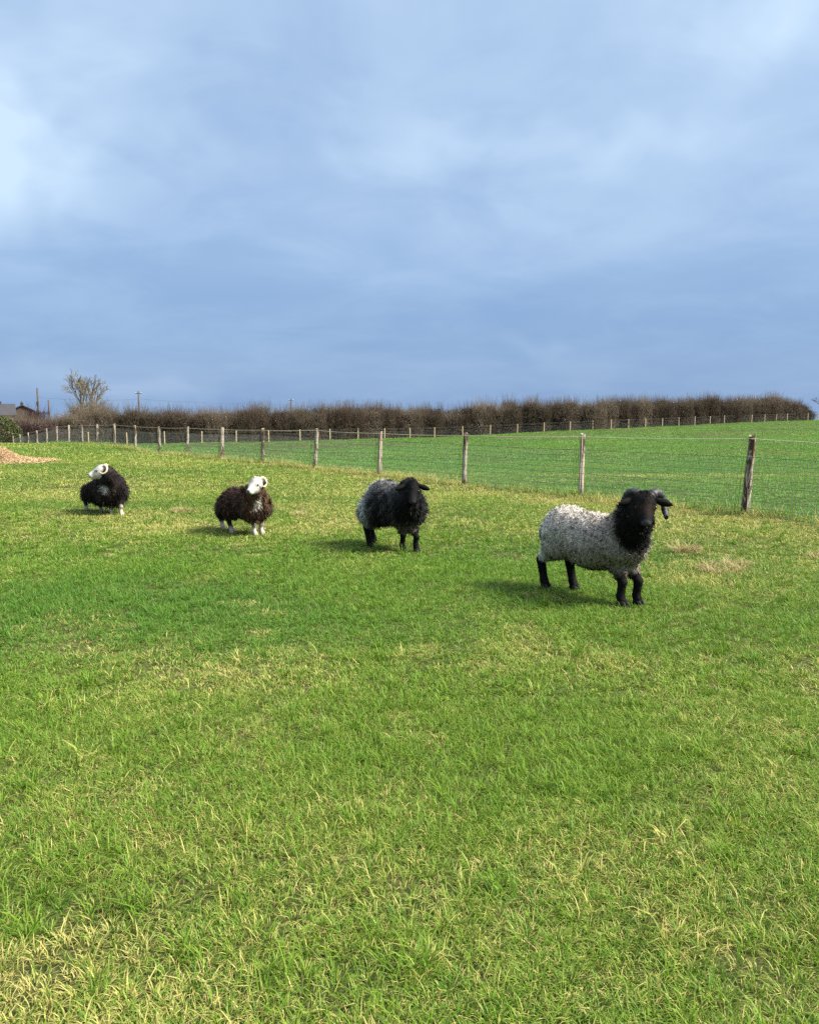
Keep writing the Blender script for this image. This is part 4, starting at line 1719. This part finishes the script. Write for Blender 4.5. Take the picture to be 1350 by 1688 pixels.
RAM = dict(seed=1, pos=(1.52, 6.92), yaw=math.atan2(-.825, .565), label='horned grey ram with black face and legs and a pale woolly rump',
           hooves=[(1.68, 6.591), (1.811, 6.611), (1.183, 7.284), (1.418, 7.211)], leg_r=.036, shoulder=(.32, .46), knee=.20, hip=(-.32, .48), hock=.25, arm_r=.10, thigh_r=.145, hockwool=.0,
           body=[('c', (-.30, 0, .515), (0, 0, .485), .195, .205), ('c', (0, 0, .485), (.31, 0, .505), .205, .195), ('e', (.02, 0, .44), (.30, .20, .185)), ('e', (-.30, 0, .53), (.20, .205, .20)),
                 ('e', (-.47, 0, .44), (.06, .045, .13))],
           neck=[('c', (.32, 0, .56), (.46, -.04, .76), .180, .120), ('c', (.46, -.04, .74), (.495, -.055, .86), .120, .082), ('e', (.50, -.07, .70), (.105, .12, .13))],
           poll=(.555, -.045, .848), head_yaw=math.radians(-44), head_pitch=math.radians(46), head_s=1.06, face_w=1.08, top=1.05,
           wool_col=ram_wool, leg_col=lambda P: np.tile((.006, .0055, .0055), (len(P), 1)), face_col=lambda f: lerp3((.005, .0045, .0045), (.016, .010, .008), ss(f[:, 0], .02, .07) * ss(-f[:, 0], -.15, -.10)) + np.array((.045, .047, .052)) * (ss(f[:, 0], .165, .182) * ss(f[:, 2], -.03, .0))[:, None],  # grey highlight on the muzzle tip is painted into the face colour
           wool=dict(n=30000, len=lambda P: np.where(seg_d(P, (.52, -.06, .90), (.50, -.05, .62)) < .19, .040, .027), wid=.0065, up=.55, grav=.45, flow=(-.12, 0, 0), coh=.42, jit=.30, freq=75, curl=.5, cvar=.34),
           ear=[(.01, .062, .02), (.045, .188, -.010)], ear_col=(.006, .0055, .0055), horn=[(-.02, .035, .040), (-.045, .072, .066), (-.080, .112, .050), (-.090, .136, -.005), (-.055, .150, -.075), (-.005, .152, -.105), (.030, .156, -.085)],
           horn_r=.040, horn_mat=mat_blackhorn, hoof_mat=mat_darkhoof, hair_n=7000)
make_sheep(RAM)


# --- shaggy black ewe ----------------------------------------------------------------------
def black_wool(P, rng):
    n = .5 + .5 * np.sin(P[:, 0] * 37 + 2 * np.sin(P[:, 2] * 19)) * np.sin(P[:, 1] * 31 + P[:, 2] * 23)
    c = lerp3((.010, .010, .011), (.075, .075, .080), n * n)
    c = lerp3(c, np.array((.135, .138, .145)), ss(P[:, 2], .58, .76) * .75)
    c = lerp3(c, np.array((.72, .72, .71)), ss(-P[:, 0], .06, .24) * (.35 + .65 * n))
    c = lerp3(c, np.array((.14, .115, .10)), ss(P[:, 0], .12, .3) * ss(-P[:, 2], -.42, -.28) * n)
    nk = seg_d(P, (.42, -.07, .78), (.46, -.12, .45))
    return lerp3(c, (.005, .005, .0055), (1 - ss(nk, .12, .19)) * .9)


BLACK = dict(seed=2, pos=(-.218, 9.42), yaw=math.atan2(-.726, .688), label='shaggy black sheep with silver grey hindquarters and drooping ears, no horns',
             hooves=[(-.073, 9.201), (.073, 9.182), (-.455, 9.523), (-.417, 9.779)], leg_r=.030, shoulder=(.30, .40), knee=.17, hip=(-.22, .42), hock=.22, arm_r=.10, thigh_r=.14, hockwool=.05,
             body=[('e', (.10, 0, .510), (.35, .225, .210)), ('e', (-.09, 0, .530), (.205, .22, .230)), ('e', (.25, 0, .505), (.21, .215, .195)), ('e', (-.22, 0, .42), (.07, .06, .15))],
             neck=[('c', (.24, -.02, .54), (.40, -.08, .68), .17, .115), ('e', (.40, -.10, .58), (.12, .13, .15)), ('c', (.38, -.07, .66), (.42, -.085, .74), .11, .085)],
             poll=(.485, -.115, .730), head_yaw=math.radians(-44), head_pitch=math.radians(52), head_s=1.0, face_w=1.02, top=.98,
             wool_col=black_wool, leg_col=lambda P: np.tile((.006, .0055, .0055), (len(P), 1)), face_col=lambda f: lerp3((.0045, .0045, .0045), (.009, .0085, .0085), ss(f[:, 0], .02, .10)) + np.array((.022, .022, .024)) * (ss(f[:, 0], .165, .182) * ss(f[:, 2], -.03, .0))[:, None],  # face colour includes a faint painted highlight on top of the nose
             wool=dict(n=24000, len=lambda P: .045 + .03 * ss(-P[:, 2], -.72, -.45) - .03 * ss(-P[:, 2], -.40, -.28) * ss(P[:, 0], .05, .2), wid=.0055, up=.36, grav=.85, flow=(-.10, 0, 0), coh=.40, jit=.20, freq=48, curl=.18, cvar=.45),
             ear=[(.01, .060, .020), (.05, .185, -.020)], ear_col=(.005, .005, .005), hoof_mat=mat_darkhoof, hair_n=6000)
make_sheep(BLACK)


# --- brown sheep with white face -----------------------------------------------------------
def brown_wool(P, rng):
    n = .5 + .5 * np.sin(P[:, 0] * 41 + 2 * np.sin(P[:, 2] * 23)) * np.sin(P[:, 1] * 29 + P[:, 2] * 27)
    c = lerp3((.030, .017, .013), (.075, .042, .030), n)
    c = lerp3(c, np.array((.105, .058, .036)), ss(P[:, 0], .12, .36) * (.4 + .6 * n))
    d = np.linalg.norm((P - np.array((.41, -.10, .415))) / np.array((.12, .045, .085)), axis=1) + rng.normal(0, .2, len(P))
    return lerp3(c, (.74, .68, .60), 1 - ss(d, .7, 1.1))


def brown_leg(P):
    c = np.tile((.46, .42, .36), (len(P), 1))
    up_ = ss(P[:, 2], .07, .12)
    hind = P[:, 0] < 0
    c = np.where(hind[:, None], lerp3(c, (.03, .02, .017), up_), lerp3(c, (.40, .34, .28), ss(P[:, 2], .16, .24)))
    kn = np.exp(-((P[:, 2] - .145) / .018) ** 2) * (~hind) * (P[:, 1] < 0)
    return lerp3(c, np.array((.06, .045, .035)), kn * .8)


def white_face(f):
    c = np.tile((.52, .50, .455), (len(f), 1))
    nose = ss(f[:, 0], .168, .182) * ss(-np.abs(f[:, 1]), -.03, -.015)
    return lerp3(c, (.10, .08, .075), nose)


HORN2 = [(-.02, .035, .050), (-.050, .060, .068), (-.072, .085, .045), (-.068, .100, .0), (-.035, .106, -.034), (.005, .104, -.032), (.025, .098, -.008)]
BROWN = dict(seed=3, pos=(-2.115, 10.62), yaw=math.atan2(-.613, .79), label='dark brown shaggy sheep with white face, white chest patch and pale legs', hooves=[(-1.916, 10.382), (-1.850, 10.507), (-2.447, 11.008), (-2.239, 10.583)],
             leg_r=.028, shoulder=(.27, .33), knee=.14, hip=(-.18, .34), hock=.17, arm_r=.095, thigh_r=.125, hockwool=.04,
             body=[('e', (.08, 0, .410), (.30, .205, .172)), ('e', (-.11, 0, .405), (.17, .20, .168)), ('e', (.23, 0, .405), (.19, .195, .175)), ('e', (-.24, 0, .36), (.06, .05, .12))],
             neck=[('c', (.26, -.03, .44), (.37, -.10, .58), .155, .105), ('c', (.36, -.09, .56), (.42, -.12, .64), .11, .085)],
             poll=(.435, -.135, .668), head_yaw=math.radians(-80), head_pitch=math.radians(30), head_s=.98, face_w=1.12, top=.9,
             wool_col=brown_wool, leg_col=brown_leg, face_col=white_face,
             wool=dict(n=20000, len=lambda P: .04 + .04 * ss(-P[:, 2], -.52, -.30), wid=.006, up=.32, grav=.9, flow=(-.10, 0, 0), coh=.42, jit=.22, freq=50, curl=.18, cvar=.45),
             ear=[(-.03, .062, .0), (-.05, .118, .015)], ear_col=(.06, .042, .034), horn=HORN2, horn_r=.020, horn_mat=mat_creamhorn, hoof_mat=mat_palehoof, hair_n=6000)
make_sheep(BROWN)


# --- black brown sheep looking back over its shoulder ----------------------------------------
def dark_wool(P, rng):
    n = .5 + .5 * np.sin(P[:, 0] * 43 + 2 * np.sin(P[:, 2] * 21)) * np.sin(P[:, 1] * 33 + P[:, 2] * 25)
    c = lerp3((.011, .009, .011), (.034, .024, .022), n)
    d = np.linalg.norm((P - np.array((.34, -.17, .41))) / np.array((.075, .06, .045)), axis=1) + rng.normal(0, .28, len(P))
    return lerp3(c, (.55, .52, .50), 1 - ss(d, .6, 1.1))


def dark_leg(P):
    c = np.tile((.48, .43, .35), (len(P), 1))
    c = lerp3(c, (.02, .016, .014), ss(P[:, 2], .13, .18))
    hind = P[:, 0] < -.02
    return np.where(hind[:, None], lerp3(c, (.02, .016, .014), ss(P[:, 2], .06, .10)), c)


DARK = dict(seed=4, pos=(-4.54, 12.57), yaw=math.atan2(-.681, .732), label='blackish shaggy sheep turning its white face away over its shoulder', hooves=[(-4.374, 12.37), (-4.209, 12.301), (-4.93, 12.876), (-4.655, 12.727)],
            leg_r=.027, shoulder=(.27, .33), knee=.14, hip=(-.17, .34), hock=.17, arm_r=.095, thigh_r=.125, hockwool=.02,
            body=[('e', (.10, 0, .385), (.28, .20, .18)), ('e', (-.05, 0, .350), (.14, .19, .180)), ('e', (.25, 0, .40), (.19, .20, .20)), ('e', (-.15, 0, .33), (.06, .05, .12))],
            neck=[('c', (.27, -.02, .46), (.345, -.11, .58), .165, .115), ('c', (.34, -.10, .57), (.355, -.145, .65), .115, .09)],
            poll=(.34, -.195, .672), head_yaw=math.radians(-122), head_pitch=math.radians(20), head_s=1.05, face_w=1.05, top=.9,
            wool_col=dark_wool, leg_col=dark_leg, face_col=white_face,
            wool=dict(n=19000, len=lambda P: .04 + .07 * ss(-P[:, 2], -.48, -.26), wid=.006, up=.30, grav=1.0, flow=(-.08, 0, 0), coh=.42, jit=.22, freq=50, curl=.18, cvar=.4),
            ear=[(-.03, .062, .0), (-.05, .118, .015)], ear_col=(.05, .036, .030), horn=HORN2, horn_r=.020, horn_mat=mat_creamhorn, hoof_mat=mat_palehoof, hair_n=5000)
make_sheep(DARK)
